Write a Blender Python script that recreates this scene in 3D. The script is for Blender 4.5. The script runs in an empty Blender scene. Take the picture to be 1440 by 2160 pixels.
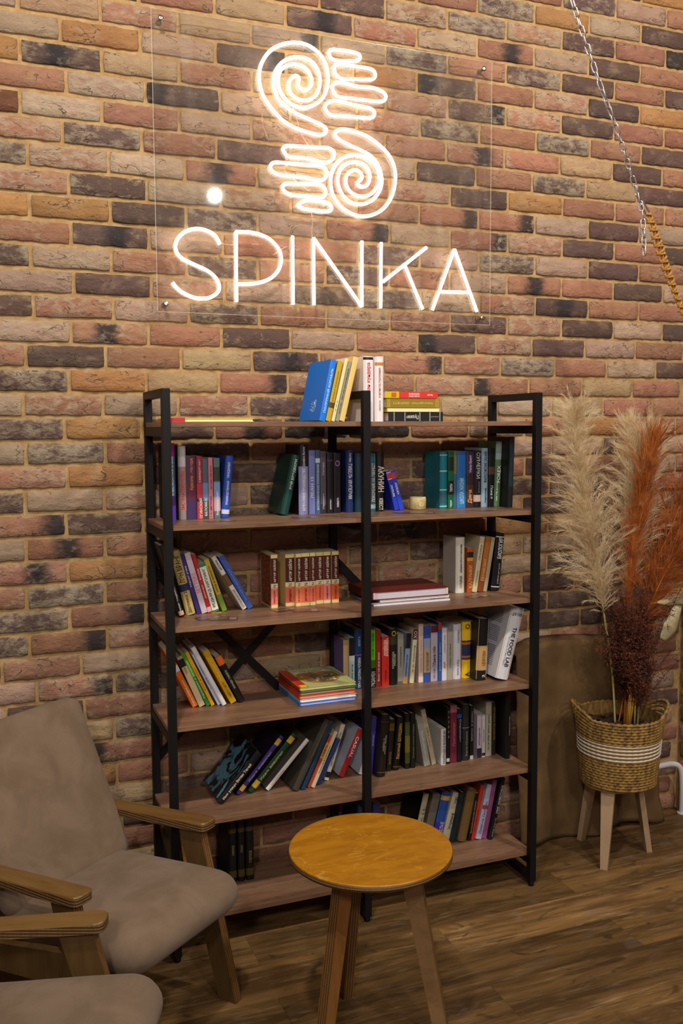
import bpy, bmesh, math, random
from mathutils import Vector, Matrix, Euler, noise
R = random.Random(7)
PI = math.pi
scene = bpy.context.scene
COL = scene.collection
# ------------------------------------------------------------------ camera, world, lights
cam_d = bpy.data.cameras.new('camera'); cam = bpy.data.objects.new('camera', cam_d); COL.objects.link(cam)
cam_d.sensor_fit = 'VERTICAL'; cam_d.sensor_height = 36.0; cam_d.lens = 1949.606 * 36 / 2160
cam_d.clip_start = 0.05; cam_d.clip_end = 60
_ax = Vector((0.93001, -0.36754, -0.00523)); _up = Vector((0.03750, 0.08078, 0.99603))
_p, _yw, _rl = 0.088994, 0.375468, -0.005253
_f = Vector((math.sin(_yw) * math.cos(_p), math.cos(_yw) * math.cos(_p), -math.sin(_p)))
_r0 = Vector((math.cos(_yw), -math.sin(_yw), 0)); _u0 = _r0.cross(_f)
_r = math.cos(_rl) * _r0 + math.sin(_rl) * _u0; _u = -math.sin(_rl) * _r0 + math.cos(_rl) * _u0
_m = Matrix((( _r.x, _u.x, -_f.x), (_r.y, _u.y, -_f.y), (_r.z, _u.z, -_f.z))).to_4x4()
_m.translation = Vector((-0.52075, -3.14538, 1.67620)); cam.matrix_world = _m
scene.camera = cam
scene.view_settings.view_transform = 'Standard'; scene.view_settings.look = 'None'
scene.view_settings.exposure = 0.0; scene.view_settings.gamma = 1.0
scene.view_settings.use_curve_mapping = False
world = bpy.data.worlds.new('room_ambience'); scene.world = world; world.use_nodes = True
world.node_tree.nodes['Background'].inputs[0].default_value = (1.0, 0.90, 0.78, 1)
world.node_tree.nodes['Background'].inputs[1].default_value = 0.105
def spot(loc, target, power, size, blend, col, rad):
    l = bpy.data.lights.new('track_spot', 'SPOT'); l.energy = power; l.spot_size = math.radians(size); l.spot_blend = blend
    l.color = col; l.shadow_soft_size = rad
    o = bpy.data.objects.new('track_spot', l); COL.objects.link(o); o.location = loc
    o.rotation_euler = (Vector(target) - Vector(loc)).to_track_quat('-Z', 'Y').to_euler()
WARM = (1.0, 0.92, 0.80)
spot((-0.6, -2.3, 4.15), (-0.1, 0, 2.0), 240, 105, 1.0, WARM, 0.10)
spot((2.0, -2.3, 4.15), (1.5, 0, 2.0), 250, 105, 1.0, WARM, 0.10)
# pendant lamp behind the camera whose bulb glints on the acrylic panel
def bulb(loc, power, rad):
    l = bpy.data.lights.new('pendant_bulb', 'POINT'); l.energy = power; l.color = (1.0, 0.94, 0.86); l.shadow_soft_size = rad
    o = bpy.data.objects.new('pendant_bulb', l); COL.objects.link(o); o.location = loc
bulb((1.09, -3.38, 3.30), 80, 0.03)
# the room's further pendants, out of the picture
bulb((-1.5, -4.6, 3.30), 165, 0.16)
bulb((0.4, -5.4, 3.30), 165, 0.16)

# ------------------------------------------------------------------ helpers
def lin(h, g=1.0):
    if isinstance(h, str):
        c = [int(h[i:i + 2], 16) / 255 for i in (0, 2, 4)]
    else:
        c = list(h)
    c = [(v / 12.92 if v <= .04045 else ((v + .055) / 1.055) ** 2.4) * g for v in c]
    return tuple(min(v, .9) for v in c) + (1.0,)
class N:
    """tiny node-graph helper"""
    def __init__(s, name):
        s.m = bpy.data.materials.new(name); s.m.use_nodes = True; s.t = s.m.node_tree
        s.b = s.t.nodes['Principled BSDF']; s.out = s.t.nodes['Material Output']
    def n(s, t, **k):
        x = s.t.nodes.new(t)
        for a, v in k.items(): setattr(x, a, v)
        return x
    def L(s, a, b): s.t.links.new(a, b)
    def put(s, sock, v):
        if hasattr(v, 'is_output') or isinstance(v, bpy.types.NodeSocket): s.L(v, sock)
        else: sock.default_value = v
    def math(s, op, a, b=0.0, clamp=False):
        x = s.n('ShaderNodeMath', operation=op, use_clamp=clamp); s.put(x.inputs[0], a); s.put(x.inputs[1], b); return x.outputs[0]
    def mix(s, f, a, b, mode='MIX'):
        x = s.n('ShaderNodeMix', data_type='RGBA', blend_type=mode); s.put(x.inputs[0], f); s.put(x.inputs[6], a); s.put(x.inputs[7], b); return x.outputs[2]
    def noise(s, vec, scale, detail=3, rough=.55, dist=0.0):
        x = s.n('ShaderNodeTexNoise'); s.put(x.inputs['Vector'], vec); x.inputs['Scale'].default_value = scale
        x.inputs['Detail'].default_value = detail; x.inputs['Roughness'].default_value = rough; x.inputs['Distortion'].default_value = dist
        return x.outputs['Fac']
    def ramp(s, f, stops):
        x = s.n('ShaderNodeMapRange', interpolation_type='SMOOTHSTEP'); s.put(x.inputs[0], f)
        x.inputs[1].default_value, x.inputs[2].default_value, x.inputs[3].default_value, x.inputs[4].default_value = stops; return x.outputs[0]
    def mapping(s, vec, scale=(1, 1, 1), loc=None, rot=(0, 0, 0)):
        x = s.n('ShaderNodeMapping'); s.put(x.inputs[0], vec); x.inputs[3].default_value = scale; x.inputs[2].default_value = rot
        if loc is not None: s.put(x.inputs[1], loc)
        return x.outputs[0]
    def bump(s, h, strength, dist, prev=None):
        x = s.n('ShaderNodeBump'); s.put(x.inputs['Height'], h); x.inputs['Strength'].default_value = strength; x.inputs['Distance'].default_value = dist
        if prev is not None: s.L(prev, x.inputs['Normal'])
        return x.outputs[0]
    def obj(s): return s.n('ShaderNodeTexCoord').outputs['Object']
    def set(s, col=None, rough=None, normal=None, **k):
        if col is not None: s.put(s.b.inputs['Base Color'], col)
        if rough is not None: s.put(s.b.inputs['Roughness'], rough)
        if normal is not None: s.L(normal, s.b.inputs['Normal'])
        for a, v in k.items(): s.put(s.b.inputs[a.replace('_', ' ')], v)
        return s.m
class MB:
    """collects vertices and faces, builds ONE mesh object"""
    def __init__(s): s.v = []; s.f = []; s.sm = set()
    def add(s, vs, fs, smooth=False):
        o = len(s.v); s.v += [tuple(p) for p in vs]
        for f in fs:
            if smooth: s.sm.add(len(s.f))
            s.f.append(tuple(i + o for i in f))
        return s
    def box(s, x0, x1, y0, y1, z0, z1, M=None, bev=0.0):
        if bev > 0:
            bm = bmesh.new(); bmesh.ops.create_cube(bm, size=1)
            for v in bm.verts: v.co = Vector(((x0 + x1) / 2 + v.co.x * (x1 - x0), (y0 + y1) / 2 + v.co.y * (y1 - y0), (z0 + z1) / 2 + v.co.z * (z1 - z0)))
            bmesh.ops.bevel(bm, geom=bm.edges[:], offset=bev, segments=2, affect='EDGES', profile=.5)
            bm.verts.ensure_lookup_table(); bm.verts.index_update()
            vs = [M @ v.co if M else v.co.copy() for v in bm.verts]; fs = [[v.index for v in f.verts] for f in bm.faces]; bm.free()
            return s.add(vs, fs)
        vs = [(x, y, z) for z in (z0, z1) for y in (y0, y1) for x in (x0, x1)]
        if M: vs = [M @ Vector(p) for p in vs]
        return s.add(vs, [(0, 2, 3, 1), (4, 5, 7, 6), (0, 1, 5, 4), (2, 6, 7, 3), (0, 4, 6, 2), (1, 3, 7, 5)])
    def tube(s, pts, r, n=8, closed=False, cap=True, rs=None):
        pts = [Vector(p) for p in pts]; k = len(pts); rings = []
        def tan(i):
            a = pts[(i - 1) % k] if (closed or i > 0) else pts[i]; b = pts[(i + 1) % k] if (closed or i < k - 1) else pts[i]
            t = b - a; return t.normalized() if t.length > 1e-9 else Vector((0, 0, 1))
        t0 = tan(0); nrm = t0.orthogonal().normalized(); vs = []; prev = t0
        for i in range(k):
            t = tan(i); nrm = (prev.rotation_difference(t) @ nrm); nrm = (nrm - t * nrm.dot(t)).normalized(); prev = t; bn = t.cross(nrm)
            rr = rs[i] if rs else r
            for j in range(n):
                a = 2 * PI * j / n; vs.append(pts[i] + (nrm * math.cos(a) + bn * math.sin(a)) * rr)
        fs = []
        for i in range(k if closed else k - 1):
            i2 = (i + 1) % k
            for j in range(n):
                j2 = (j + 1) % n; fs.append((i * n + j, i * n + j2, i2 * n + j2, i2 * n + j))
        s.add(vs, fs, True)
        if cap and not closed:
            o = len(s.v) - k * n
            s.f.append(tuple(o + j for j in range(n))[::-1]); s.f.append(tuple(o + (k - 1) * n + j for j in range(n)))
        return s
    def lathe(s, prof, n=40, M=None, cap=True):
        vs = []; k = len(prof)
        for r, z in prof:
            for j in range(n):
                a = 2 * PI * j / n; p = Vector((r * math.cos(a), r * math.sin(a), z)); vs.append(M @ p if M else p)
        fs = []
        for i in range(k - 1):
            for j in range(n):
                j2 = (j + 1) % n; fs.append((i * n + j, i * n + j2, (i + 1) * n + j2, (i + 1) * n + j))
        s.add(vs, fs, True)
        if cap:
            o = len(s.v) - k * n
            s.f.append(tuple(o + j for j in range(n))[::-1]); s.f.append(tuple(o + (k - 1) * n + j for j in range(n)))
        return s
    def prism(s, poly, d0, d1, axis='y', M=None):
        """extrude a 2-d outline (a,b) between d0 and d1 along axis"""
        def P(a, b, d): return {'y': (a, d, b), 'z': (a, b, d), 'x': (d, a, b)}[axis]
        k = len(poly); vs = [P(a, b, d0) for a, b in poly] + [P(a, b, d1) for a, b in poly]
        if M: vs = [M @ Vector(p) for p in vs]
        fs = [tuple(range(k))[::-1], tuple(range(k, 2 * k))] + [(i, (i + 1) % k, k + (i + 1) % k, k + i) for i in range(k)]
        return s.add(vs, fs)
    def mesh(s, name, mat):
        me = bpy.data.meshes.new(name); me.from_pydata(s.v, [], s.f); me.materials.append(mat)
        if s.sm: me.polygons.foreach_set('use_smooth', [i in s.sm for i in range(len(s.f))])
        bm = bmesh.new(); bm.from_mesh(me); bmesh.ops.recalc_face_normals(bm, faces=bm.faces[:]); bm.to_mesh(me); bm.free()
        me.update(); return me
    def build(s, name, mat, parent=None, **k):
        return link(name, s.mesh(name, mat), parent, **k)
def link(name, data, parent=None, loc=None, rot=None):
    o = bpy.data.objects.new(name, data); COL.objects.link(o)
    if parent is not None: o.parent = parent
    if loc is not None: o.location = loc
    if rot is not None: o.rotation_euler = rot
    return o
def tag(o, label=None, cat=None, group=None, kind=None):
    if label: o['label'] = label
    if cat: o['category'] = cat
    if group: o['group'] = group
    if kind: o['kind'] = kind
    return o
def thing(name, label, cat, loc=(0, 0, 0), rot=(0, 0, 0), group=None):
    return tag(link(name, None, None, loc, rot), label, cat, group)
def smooth_path(pts, sub=6, closed=False):
    pts = [Vector(p) for p in pts]; k = len(pts); out = []
    for i in range(k if closed else k - 1):
        if closed: p0, p1, p2, p3 = pts[i - 1], pts[i], pts[(i + 1) % k], pts[(i + 2) % k]
        else: p0, p1, p2, p3 = pts[max(i - 1, 0)], pts[i], pts[i + 1], pts[min(i + 2, k - 1)]
        for j in range(sub):
            t = j / sub
            out.append(.5 * ((2 * p1) + (p2 - p0) * t + (2 * p0 - 5 * p1 + 4 * p2 - p3) * t * t + (3 * p1 - p0 - 3 * p2 + p3) * t ** 3))
    if not closed: out.append(pts[-1])
    return out
_flat = {}
def flat(hexc, g=1.0, rough=.5, spec=.4):
    k = (hexc, g, rough)
    if k not in _flat:
        q = N('print_' + hexc); v = q.noise(q.obj(), 60, 2)
        c = lin(hexc, g)
        q.set(q.mix(q.ramp(v, (.35, .75, 0, .16)), c, tuple(x * .75 for x in c[:3]) + (1,)), rough); q.b.inputs['Specular IOR Level'].default_value = spec
        _flat[k] = q.m
    return _flat[k]
# ------------------------------------------------------------------ materials
def wood(name, c0, c1, c2, axis='x', scale=1.0, rough=.5, ring=14, streak=1.0, spec=.4, rnd=True):
    q = N(name); o = q.obj()
    sc = {'x': (1, 9, 9), 'y': (9, 1, 9), 'z': (9, 9, 1)}[axis]
    off = None
    if rnd:
        oi = q.n('ShaderNodeObjectInfo'); cb = q.n('ShaderNodeCombineXYZ')
        for i in range(3): q.L(q.math('MULTIPLY', oi.outputs['Random'], (37.0, 53.0, 19.0)[i]), cb.inputs[i])
        off = cb.outputs[0]
    v = q.mapping(o, tuple(a * scale for a in sc), off)
    big = q.noise(v, 1.4, 4, .6, .8); fine = q.noise(v, ring, 5, .7, .3); hair = q.noise(q.mapping(o, tuple(a * a * .6 * scale for a in sc), off), 9, 3, .7)
    col = q.mix(q.ramp(big, (.34, .66, 0, 1)), lin(c0), lin(c1))
    col = q.mix(q.ramp(fine, (.5, .78, 0, .75 * streak)), col, lin(c2))
    col = q.mix(q.ramp(hair, (.52, .8, 0, .4 * streak)), col, lin(c2))
    q.set(col, rough, q.bump(hair, .12, .002)); q.b.inputs['Specular IOR Level'].default_value = spec
    return q.m
def metal(name, hexc, rough, met=1.0):
    q = N(name); v = q.noise(q.obj(), 90, 2); q.set(lin(hexc), rough, q.bump(v, .05, .001), Metallic=met); return q.m
_q = N('black_powder_coat'); M_BLACK = _q.set(lin('121011'), .5); _q.b.inputs['Specular IOR Level'].default_value = .25
M_SHELF = wood('oak_laminate', '8e6b52', '745440', '432c1e', 'x', 1.3, .40, 10, 1.2)
M_PAGE = N('paper'); M_PAGE = M_PAGE.set(M_PAGE.mix(M_PAGE.ramp(M_PAGE.noise(M_PAGE.mapping(M_PAGE.obj(), (500, 8, 8)), 3, 2), (.3, .7, 0, .35)), lin('d8cdb8'), lin('a89c86')), .8)
def brick_mat(name, attr):
    q = N(name); o = q.obj()
    if attr:
        colr = q.n('ShaderNodeAttribute', attribute_name='tone').outputs['Color']; vec = o
        bloom = 0.35
        sepd = None
    else:
        oi = q.n('ShaderNodeObjectInfo'); colr = oi.outputs['Color']
        cb = q.n('ShaderNodeCombineXYZ')
        for i in range(3): q.L(q.math('MULTIPLY', oi.outputs['Random'], (31.0, 57.0, 83.0)[i]), cb.inputs[i])
        va = q.n('ShaderNodeVectorMath', operation='ADD'); q.L(o, va.inputs[0]); q.L(cb.outputs[0], va.inputs[1]); vec = va.outputs[0]
        bloom = q.n('ShaderNodeAttribute', attribute_type='OBJECT', attribute_name='bloom').outputs['Fac']
        burn = q.n('ShaderNodeAttribute', attribute_type='OBJECT', attribute_name='burn').outputs['Fac']
        sepd = q.n('ShaderNodeAttribute', attribute_type='OBJECT', attribute_name='burn_x').outputs['Fac']
    big = q.noise(vec, 9, 4, .6, .3); mid = q.noise(q.mapping(vec, (1, 1, 1.7)), 26, 8, .72, .25); fine = q.noise(vec, 170, 4, .75); hue = q.noise(q.mapping(vec, (1, 1, 1.4), (5, 3, 9)), 13, 4, .6, .3)
    col = q.mix(q.ramp(big, (.32, .68, 0, .45)), colr, q.mix(1.0, colr, (.66, .54, .50, 1), 'MULTIPLY'))
    col = q.mix(q.ramp(hue, (.48, .70, 0, .38)), col, (.50, .35, .22, 1))
    col = q.mix(q.ramp(fine, (.50, .80, 0, .22)), col, q.mix(1.0, col, (.45, .38, .34, 1), 'MULTIPLY'))
    x = q.n('ShaderNodeSeparateXYZ'); q.L(o, x.inputs[0]); rim = 0.0
    if sepd is not None:
        d = q.math('ABSOLUTE', q.math('SUBTRACT', q.math('ADD', x.outputs[0], q.math('MULTIPLY', q.math('SUBTRACT', mid, .5), .10)), sepd))
        col = q.mix(q.math('MULTIPLY', burn, q.ramp(d, (.012, .062, 1, 0))), col, (.036, .031, .036, 1))
        rim = q.math('MAXIMUM', q.ramp(q.math('ABSOLUTE', x.outputs[0]), (.096, .120, 0, 1)), q.ramp(q.math('ABSOLUTE', x.outputs[2]), (.018, .033, 0, 1)))
    th = q.math('SUBTRACT', .70, q.math('MULTIPLY', bloom, .26))
    pat = q.math('MULTIPLY', q.math('SUBTRACT', q.math('ADD', q.math('ADD', q.math('MULTIPLY', mid, .70), q.math('MULTIPLY', big, .32)), q.math('MULTIPLY', rim, .06)), th), 8.0, True)
    col = q.mix(q.math('MULTIPLY', pat, .62), col, (.60, .49, .345, 1))
    rn = q.noise(q.mapping(vec, (1, 1, 1.9)), 11, 3, .6, .5)
    ck = q.math('MULTIPLY', q.ramp(q.math('ABSOLUTE', q.math('SUBTRACT', rn, .5)), (.002, .011, 1, 0)), q.ramp(hue, (.50, .60, 0, 1)))
    col = q.mix(q.math('MULTIPLY', ck, .6), col, (.06, .04, .03, 1))
    h = q.math('ADD', q.math('ADD', q.math('MULTIPLY', mid, 1.0), q.math('MULTIPLY', rn, .8)), q.math('ADD', q.math('MULTIPLY', fine, .22), q.math('MULTIPLY', ck, -.45)))
    return q.set(col, .92, q.bump(h, 1.0, .014))
M_BRICK = brick_mat('clinker_brick', False); M_BRICKJ = brick_mat('clinker_brick_joined', True)
_q = N('sand_mortar'); _o = _q.obj()
M_MORTAR = _q.set(_q.mix(_q.ramp(_q.noise(_o, 30, 5, .7), (.3, .7, 0, 1)), lin('bb9a6c'), lin('a07c4c')), .95, _q.bump(_q.noise(_o, 220, 4, .7), .5, .004))
# ------------------------------------------------------------------ the brick wall
PIT, CRS, ZT = 0.25, 0.0785, 2.97756          # brick pitch, course height, height of joint 0
OFF = {0:-.099,1:-.224,2:-.098,3:-.211,4:-.102,5:-.227,6:-.085,7:-.213,8:-.084,9:-.210,10:-.085,11:-.206,12:-.082,13:-.219,14:-.111,15:-.230,16:-.124,17:-.249,18:-.121,19:-.245,20:-.129,21:-.253,22:-.131,23:-.252,24:-.135,25:-.251,26:-.131,27:-.219,28:-.113,29:-.212,30:-.116,31:-.22,32:-.112}
def off(k): return OFF.get(k, -.1 if k % 2 == 0 else -.225)
XW = 2.306                                     # inside corner with the right wall
# one token per brick: base tone + finish (w bloom, 1/2/3 burnt left/centre/right)
ROWS = {-5:(9,'o.'),-4:(6,'r. dw p. r.'),-3:(5,'rw dw o. p. d.'),-2:(2,'r. d. rw dw rw d. r. k.'),-1:(1,'r. t. d2 rw p. r2 p. d1 r.'),
0:(-1,'t. rw t. p3 p. dw r. dw d1 rw d.'),1:(-1,'p. o. p. d3 p. o. d1 r. rw d. o.'),2:(-2,'o. d2 t. r. t. r. rw d3 rw d. r. r.'),
3:(-1,'r. pw d1 p. p. rw dw r. dw r. d.'),4:(-2,'b. pw r. p. rw p. r. r2 r. t. dw r.'),5:(-1,'rw dw r. d. p. p. d. r. dw t. d.'),
6:(-2,'dw rw pw r2 p. r. rw d. o. rw r3 r.'),7:(-1,'rw d. pw rw p. r. r3 r3 p. d2 p.'),8:(-2,'o. o. d. dw p. r3 p. r3 rw dw r. dw'),
9:(-1,'r. d2 p. r. r. d. p. dw p. dw r.'),10:(-2,'dw pw r. d. r. d. r. p. r2 rw d1 p.'),11:(-1,'p. d. rw pw d. dw p. rw d2 r. r3'),
12:(-2,'d. rw p. dw r. p. r. d. rw dw p. d.'),13:(-1,'pw r2 r. d. p. r. d1 rw d. pw r.'),14:(-2,'r. d. r. t. d2 r. r3 r. dw r. p. dw'),
15:(-1,'d. o. t. r3 r. r. rw r1 r. t. r1'),16:(-2,'p. rw p. rw d. p. r. tw pw t. r. r.'),17:(-1,'dw o. d. r2 k. k. r. p. r. o. r3'),
18:(-2,'p. dw r. d. r. r. r. b. p. p. d. p.'),19:(-1,'rw o. d. d. r. r. d. r. d. r. p.'),20:(-2,'d. p. rw p. d. r. d. r. d. d. r. r.'),
21:(-1,'r3 d. r. d. r. b. r. t. d. d. p.'),22:(-2,'p. r2 r3 r. r. d. d2 b. o. o. p. r.'),23:(-1,'r2 o. r. r. r. rw d. t. p. r. d.'),
24:(-2,'r. dw r3 d. r. r. rw p. p. d. r. p.'),25:(-1,'dw r3 d. r. b. r. p. r. dw r. r.'),26:(-2,'dw r3 rw r. r. p. r. t. d. d. p. r.'),
27:(-1,'r. p. r. r. d. r. t. r. dw d. r.'),28:(-2,'p. r3 dw p. t. r. d. r. p. r. b. pw'),29:(-1,'dw r. p. r. r. d. r. p. r. b. rw'),
30:(-2,'t. tw dw r. b. r. p. d. r. r. p. r.'),31:(-1,'r. r1 r. d. r. p. b. r. r. d. p.'),32:(-2,'r. o. r. p. d. r. r. b. p. r. rw d.'),
33:(-1,'r. t. d. r. r. p. d. r. b. r. p.'),34:(-2,'d. r. d. r. p. r. r. d. r. p. b. r.'),35:(-1,'r. r. p. b. r. d. r. r. p. r. d.'),36:(-2,'t. p. t. r. r. d. r. b. p. r. r. p.'),37:(-1,'p. r. d. r. b. r. p. r. r. d. r.')}
TONE = {'t':(.58,.405,.23),'p':(.54,.37,.265),'r':(.45,.215,.135),'o':(.53,.275,.105),'d':(.155,.093,.078),'k':(.065,.05,.048),'b':(.25,.10,.058)}
def brick_mesh(seed, L=.2385, H=.0655, D=.024):
    r = random.Random(seed); nx, nz = 10, 3; m = MB(); vs = []
    def jit(a): return r.uniform(-a, a)
    for k in range(nz + 1):                                   # front face, proud towards the room (-y)
        for i in range(nx + 1):
            e = (i in (0, nx)) or (k in (0, nz)); c = (i in (0, nx)) and (k in (0, nz))
            x = (i / nx - .5) * (L - .005); z = (k / nz - .5) * (H - .005)
            if c: x *= .982; z *= .93
            x += jit(.0026) ; z += jit(.0031 if e else .004); y = jit(.0018) + (.0020 if e else -.0008)
            vs.append((x, y, z))
    ring = [(i, 0) for i in range(nx)] + [(nx, k) for k in range(nz)] + [(i, nz) for i in range(nx, 0, -1)] + [(0, k) for k in range(nz, 0, -1)]
    fs = [(k * (nx + 1) + i, k * (nx + 1) + i + 1, (k + 1) * (nx + 1) + i + 1, (k + 1) * (nx + 1) + i) for k in range(nz) for i in range(nx)]
    base = len(vs); n = len(ring)
    for i, k in ring:
        p = vs[k * (nx + 1) + i]; x = (i / nx - .5) * L; z = (k / nz - .5) * H
        vs.append((x * .5 + (p[0] * (1 + .005 / L)) * .5, .0062, z * .5 + p[2] * (1 + .005 / H) * .5))
    for i, k in ring: vs.append((vs[base + len(vs) - base - n][0], D, vs[base + len(vs) - base - n][2]))
    for j in range(n):
        a, b = ring[j], ring[(j + 1) % n]
        fs.append((a[1] * (nx + 1) + a[0], base + j, base + (j + 1) % n, b[1] * (nx + 1) + b[0]))
        fs.append((base + j, base + n + j, base + n + (j + 1) % n, base + (j + 1) % n))
    m.add(vs, fs, True); return m.mesh('brick', M_BRICK)
wall = MB().box(-2.6, XW + .2, .0105, .16, -.02, 4.2).build('wall_back', M_MORTAR); tag(wall, 'brick feature wall of mixed red, tan and burnt bricks', None, None, 'structure')
PROTO = [brick_mesh(100 + i) for i in range(14)]
HALF = [brick_mesh(300 + i, .112) for i in range(3)]
BR = {c: [] for c in ROWS}
rest = MB(); rest_tone = []
def to_cam(p):
    d = Vector(p) - cam.matrix_world.translation; z = d.dot(_f)
    return 720 + 1949.6 * d.dot(_r) / z, 1080 - 1949.6 * d.dot(_u) / z
cand = []
for k in range(-15, 39):
    zc = ZT - CRS * (k - .5)
    if zc < .02: continue
    n0, toks = ROWS.get(k, (0, '')); toks = toks.split()
    for n in range(-9, 12):
        x0 = off(k) + PIT * n + .006; x1 = x0 + .2385
        if x0 > XW - .02: continue
        r = random.Random(k * 97 + n * 13 + 5)
        tok = toks[n - n0] if 0 <= n - n0 < len(toks) else r.choice(['r.', 'r.', 'p.', 'd.', 'rw', 't.', 'dw', 'o.', 'r2'])
        xr = min(x1, XW - .004); xc = (x0 + xr) / 2
        px, py = to_cam((xc, 0, zc))
        vis = -75 < px < 1500 and -30 < py < 1800
        if vis and ((py > 1500 and px < 215) or (1140 < px < 1380 and 1395 < py) or (py > 1640 and px < 300) or (py > 1500 and 780 < px < 1060) or (py > 1700 and px > 420 and px < 1100)): vis = False
        cand.append((vis, k, n, x0, xr, xc, zc, tok, r, px, py))
indiv = [c for c in cand if c[0]]
def area(c): return -(abs(to_cam((c[4], 0, c[6]))[0] - to_cam((c[3], 0, c[6]))[0])) + (60 if not (0 < c[9] < 1440 and 0 < c[10]) else 0)
indiv.sort(key=area); chosen = set((c[1], c[2]) for c in indiv[:299])
for vis, k, n, x0, xr, xc, zc, tok, r, px, py in cand:
    base = TONE[tok[0]]; g = r.uniform(.86, 1.16); tone = [min(1, v * g * r.uniform(.95, 1.05)) for v in base]
    w = xr - x0
    if w < .03: continue
    proto = r.choice(PROTO) if w > .17 else r.choice(HALF); nat = .2385 if w > .17 else .112
    if (k, n) in chosen:
        o = link('brick', proto, wall, (xc, r.uniform(-.0012, .0012), zc + r.uniform(-.0012, .0012)), (r.uniform(-.006, .006), r.uniform(-.005, .005), r.uniform(-.004, .004)))
        o.scale = (w / nat * r.choice((1, -1)) if False else w / nat, 1, r.uniform(.975, 1.02))
        if r.random() < .5: o.rotation_euler[1] += PI
        flip = o.rotation_euler[1] > 1
        o.color = (*tone, 1)
        o['bloom'] = {'w': r.uniform(.75, 1.0)}.get(tok[1], r.uniform(.30, .75)) - (.25 if tok[0] in 'to' and tok[1] != 'w' else 0)
        bx = {'1': -.09, '2': r.uniform(-.02, .03), '3': .09}.get(tok[1], 0.0)
        o['burn'] = .93 if tok[1] in '123' else 0.0; o['burn_x'] = -bx if flip else bx
    else:
        M = Matrix.Translation((xc, 0, zc)) @ Matrix.Diagonal((w / nat, 1, 1, 1)); o0 = len(rest.v)
        rest.add([M @ v.co for v in proto.vertices], [tuple(p.vertices) for p in proto.polygons], True)
        rest_tone += [(*tone, 1)] * len(proto.vertices)
def tone_attr(ob, tones):
    a = ob.data.attributes.new('tone', 'FLOAT_COLOR', 'POINT'); a.data.foreach_set('color', [c for t in tones for c in t])
ro = rest.build('brick', M_BRICKJ, wall); tone_attr(ro, rest_tone); tag(ro, kind='stuff')
# right wall, only its first inches show at the frame's edge
wr = MB().box(XW, XW + .15, -2.2, .0105, -.02, 4.2).build('wall_right', M_MORTAR); tag(wr, 'brick side wall meeting the feature wall at the right corner', None, None, 'structure')
wr.location.x = .0105
rb = MB(); rt = []
for k in range(-15, 38):
    zc = ZT - CRS * (k - .5)
    if zc < .02: continue
    for n in range(9):
        r = random.Random(k * 31 + n * 7 + 3); y1 = -.004 - PIT * n + (.125 if k % 2 else 0); y0 = y1 - .2385; y1 = min(y1, -.004)
        if y1 - y0 < .03: continue
        w = y1 - y0; proto = r.choice(PROTO if w > .17 else HALF); nat = .2385 if w > .17 else .112
        tok = r.choice('rrpdtbrd'); tone = [v * r.uniform(.85, 1.15) for v in TONE[tok]]
        M = Matrix.Translation((XW, (y0 + y1) / 2, zc)) @ Matrix.Rotation(-PI / 2, 4, 'Z') @ Matrix.Diagonal((w / nat, 1, 1, 1))
        if n < 2 and 22 <= k:
            o = link('brick', proto, wr); o.matrix_world = M; o.location.x -= .0105; o.color = (*tone, 1); o['bloom'] = r.uniform(.1, .6); o['burn'] = 0.0; o['burn_x'] = 0.0
        else:
            rb.add([M @ v.co - Vector((.0105, 0, 0)) for v in proto.vertices], [tuple(p.vertices) for p in proto.polygons], True); rt += [(*tone, 1)] * len(proto.vertices)
rbo = rb.build('brick', M_BRICKJ, wr); tone_attr(rbo, rt); tag(rbo, kind='stuff')
# ------------------------------------------------------------------ floor of long vinyl planks
def plank_mat():
    q = N('vinyl_plank'); o = q.obj(); oi = q.n('ShaderNodeObjectInfo'); cb = q.n('ShaderNodeCombineXYZ')
    for i in range(3): q.L(q.math('MULTIPLY', oi.outputs['Random'], (41.0, 67.0, 11.0)[i]), cb.inputs[i])
    v = q.mapping(o, (.8, 8.0, 8.0), cb.outputs[0]); big = q.noise(v, 2.2, 5, .6, .5); mid = q.noise(v, 7, 6, .7, .3)
    hair = q.noise(q.mapping(o, (1.6, 60, 60), cb.outputs[0]), 5, 5, .72, .2)
    knot = q.noise(q.mapping(o, (2.4, 4.6, 4.6), cb.outputs[0]), 2.4, 2, .5, 2.0)
    col = q.mix(q.ramp(big, (.33, .62, 0, 1)), lin('8a673c'), lin('5e4428'))
    col = q.mix(q.ramp(mid, (.5, .75, 0, .8)), col, lin('a88a60'))
    col = q.mix(q.ramp(knot, (.60, .74, 0, .8)), col, lin('4a3826'))
    col = q.mix(q.ramp(knot, (.42, .26, 0, .55)), col, lin('7c6a58'))
    col = q.mix(q.ramp(hair, (.5, .74, 0, .7)), col, lin('2c1c10'))
    br = q.n('ShaderNodeMapRange'); q.L(oi.outputs['Random'], br.inputs[0]); br.inputs[3].default_value = .68; br.inputs[4].default_value = 1.28
    hs = q.n('ShaderNodeHueSaturation'); q.L(col, hs.inputs['Color']); q.L(br.outputs[0], hs.inputs['Value'])
    q.set(hs.outputs[0], q.math('ADD', .36, q.math('MULTIPLY', hair, .2)), q.bump(hair, .25, .0015)); q.b.inputs['Specular IOR Level'].default_value = .35
    return q.m
M_PLANK = plank_mat()
fl = MB().box(-3.0, XW, -5.2, .0075, -.06, -.004).build('floor', N('subfloor').set(lin('2a1c10'), .9)); tag(fl, 'wood plank floor', None, None, 'structure')
PL, PW = 1.19, .178
_pm = {}
def plank_mesh(l):
    k = round(l, 3)
    if k not in _pm: _pm[k] = MB().box(-l / 2, l / 2, -PW / 2 + .0005, PW / 2 - .0005, -.004, 0).mesh('plank', M_PLANK)
    return _pm[k]
row = 0; yb = .056
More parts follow.
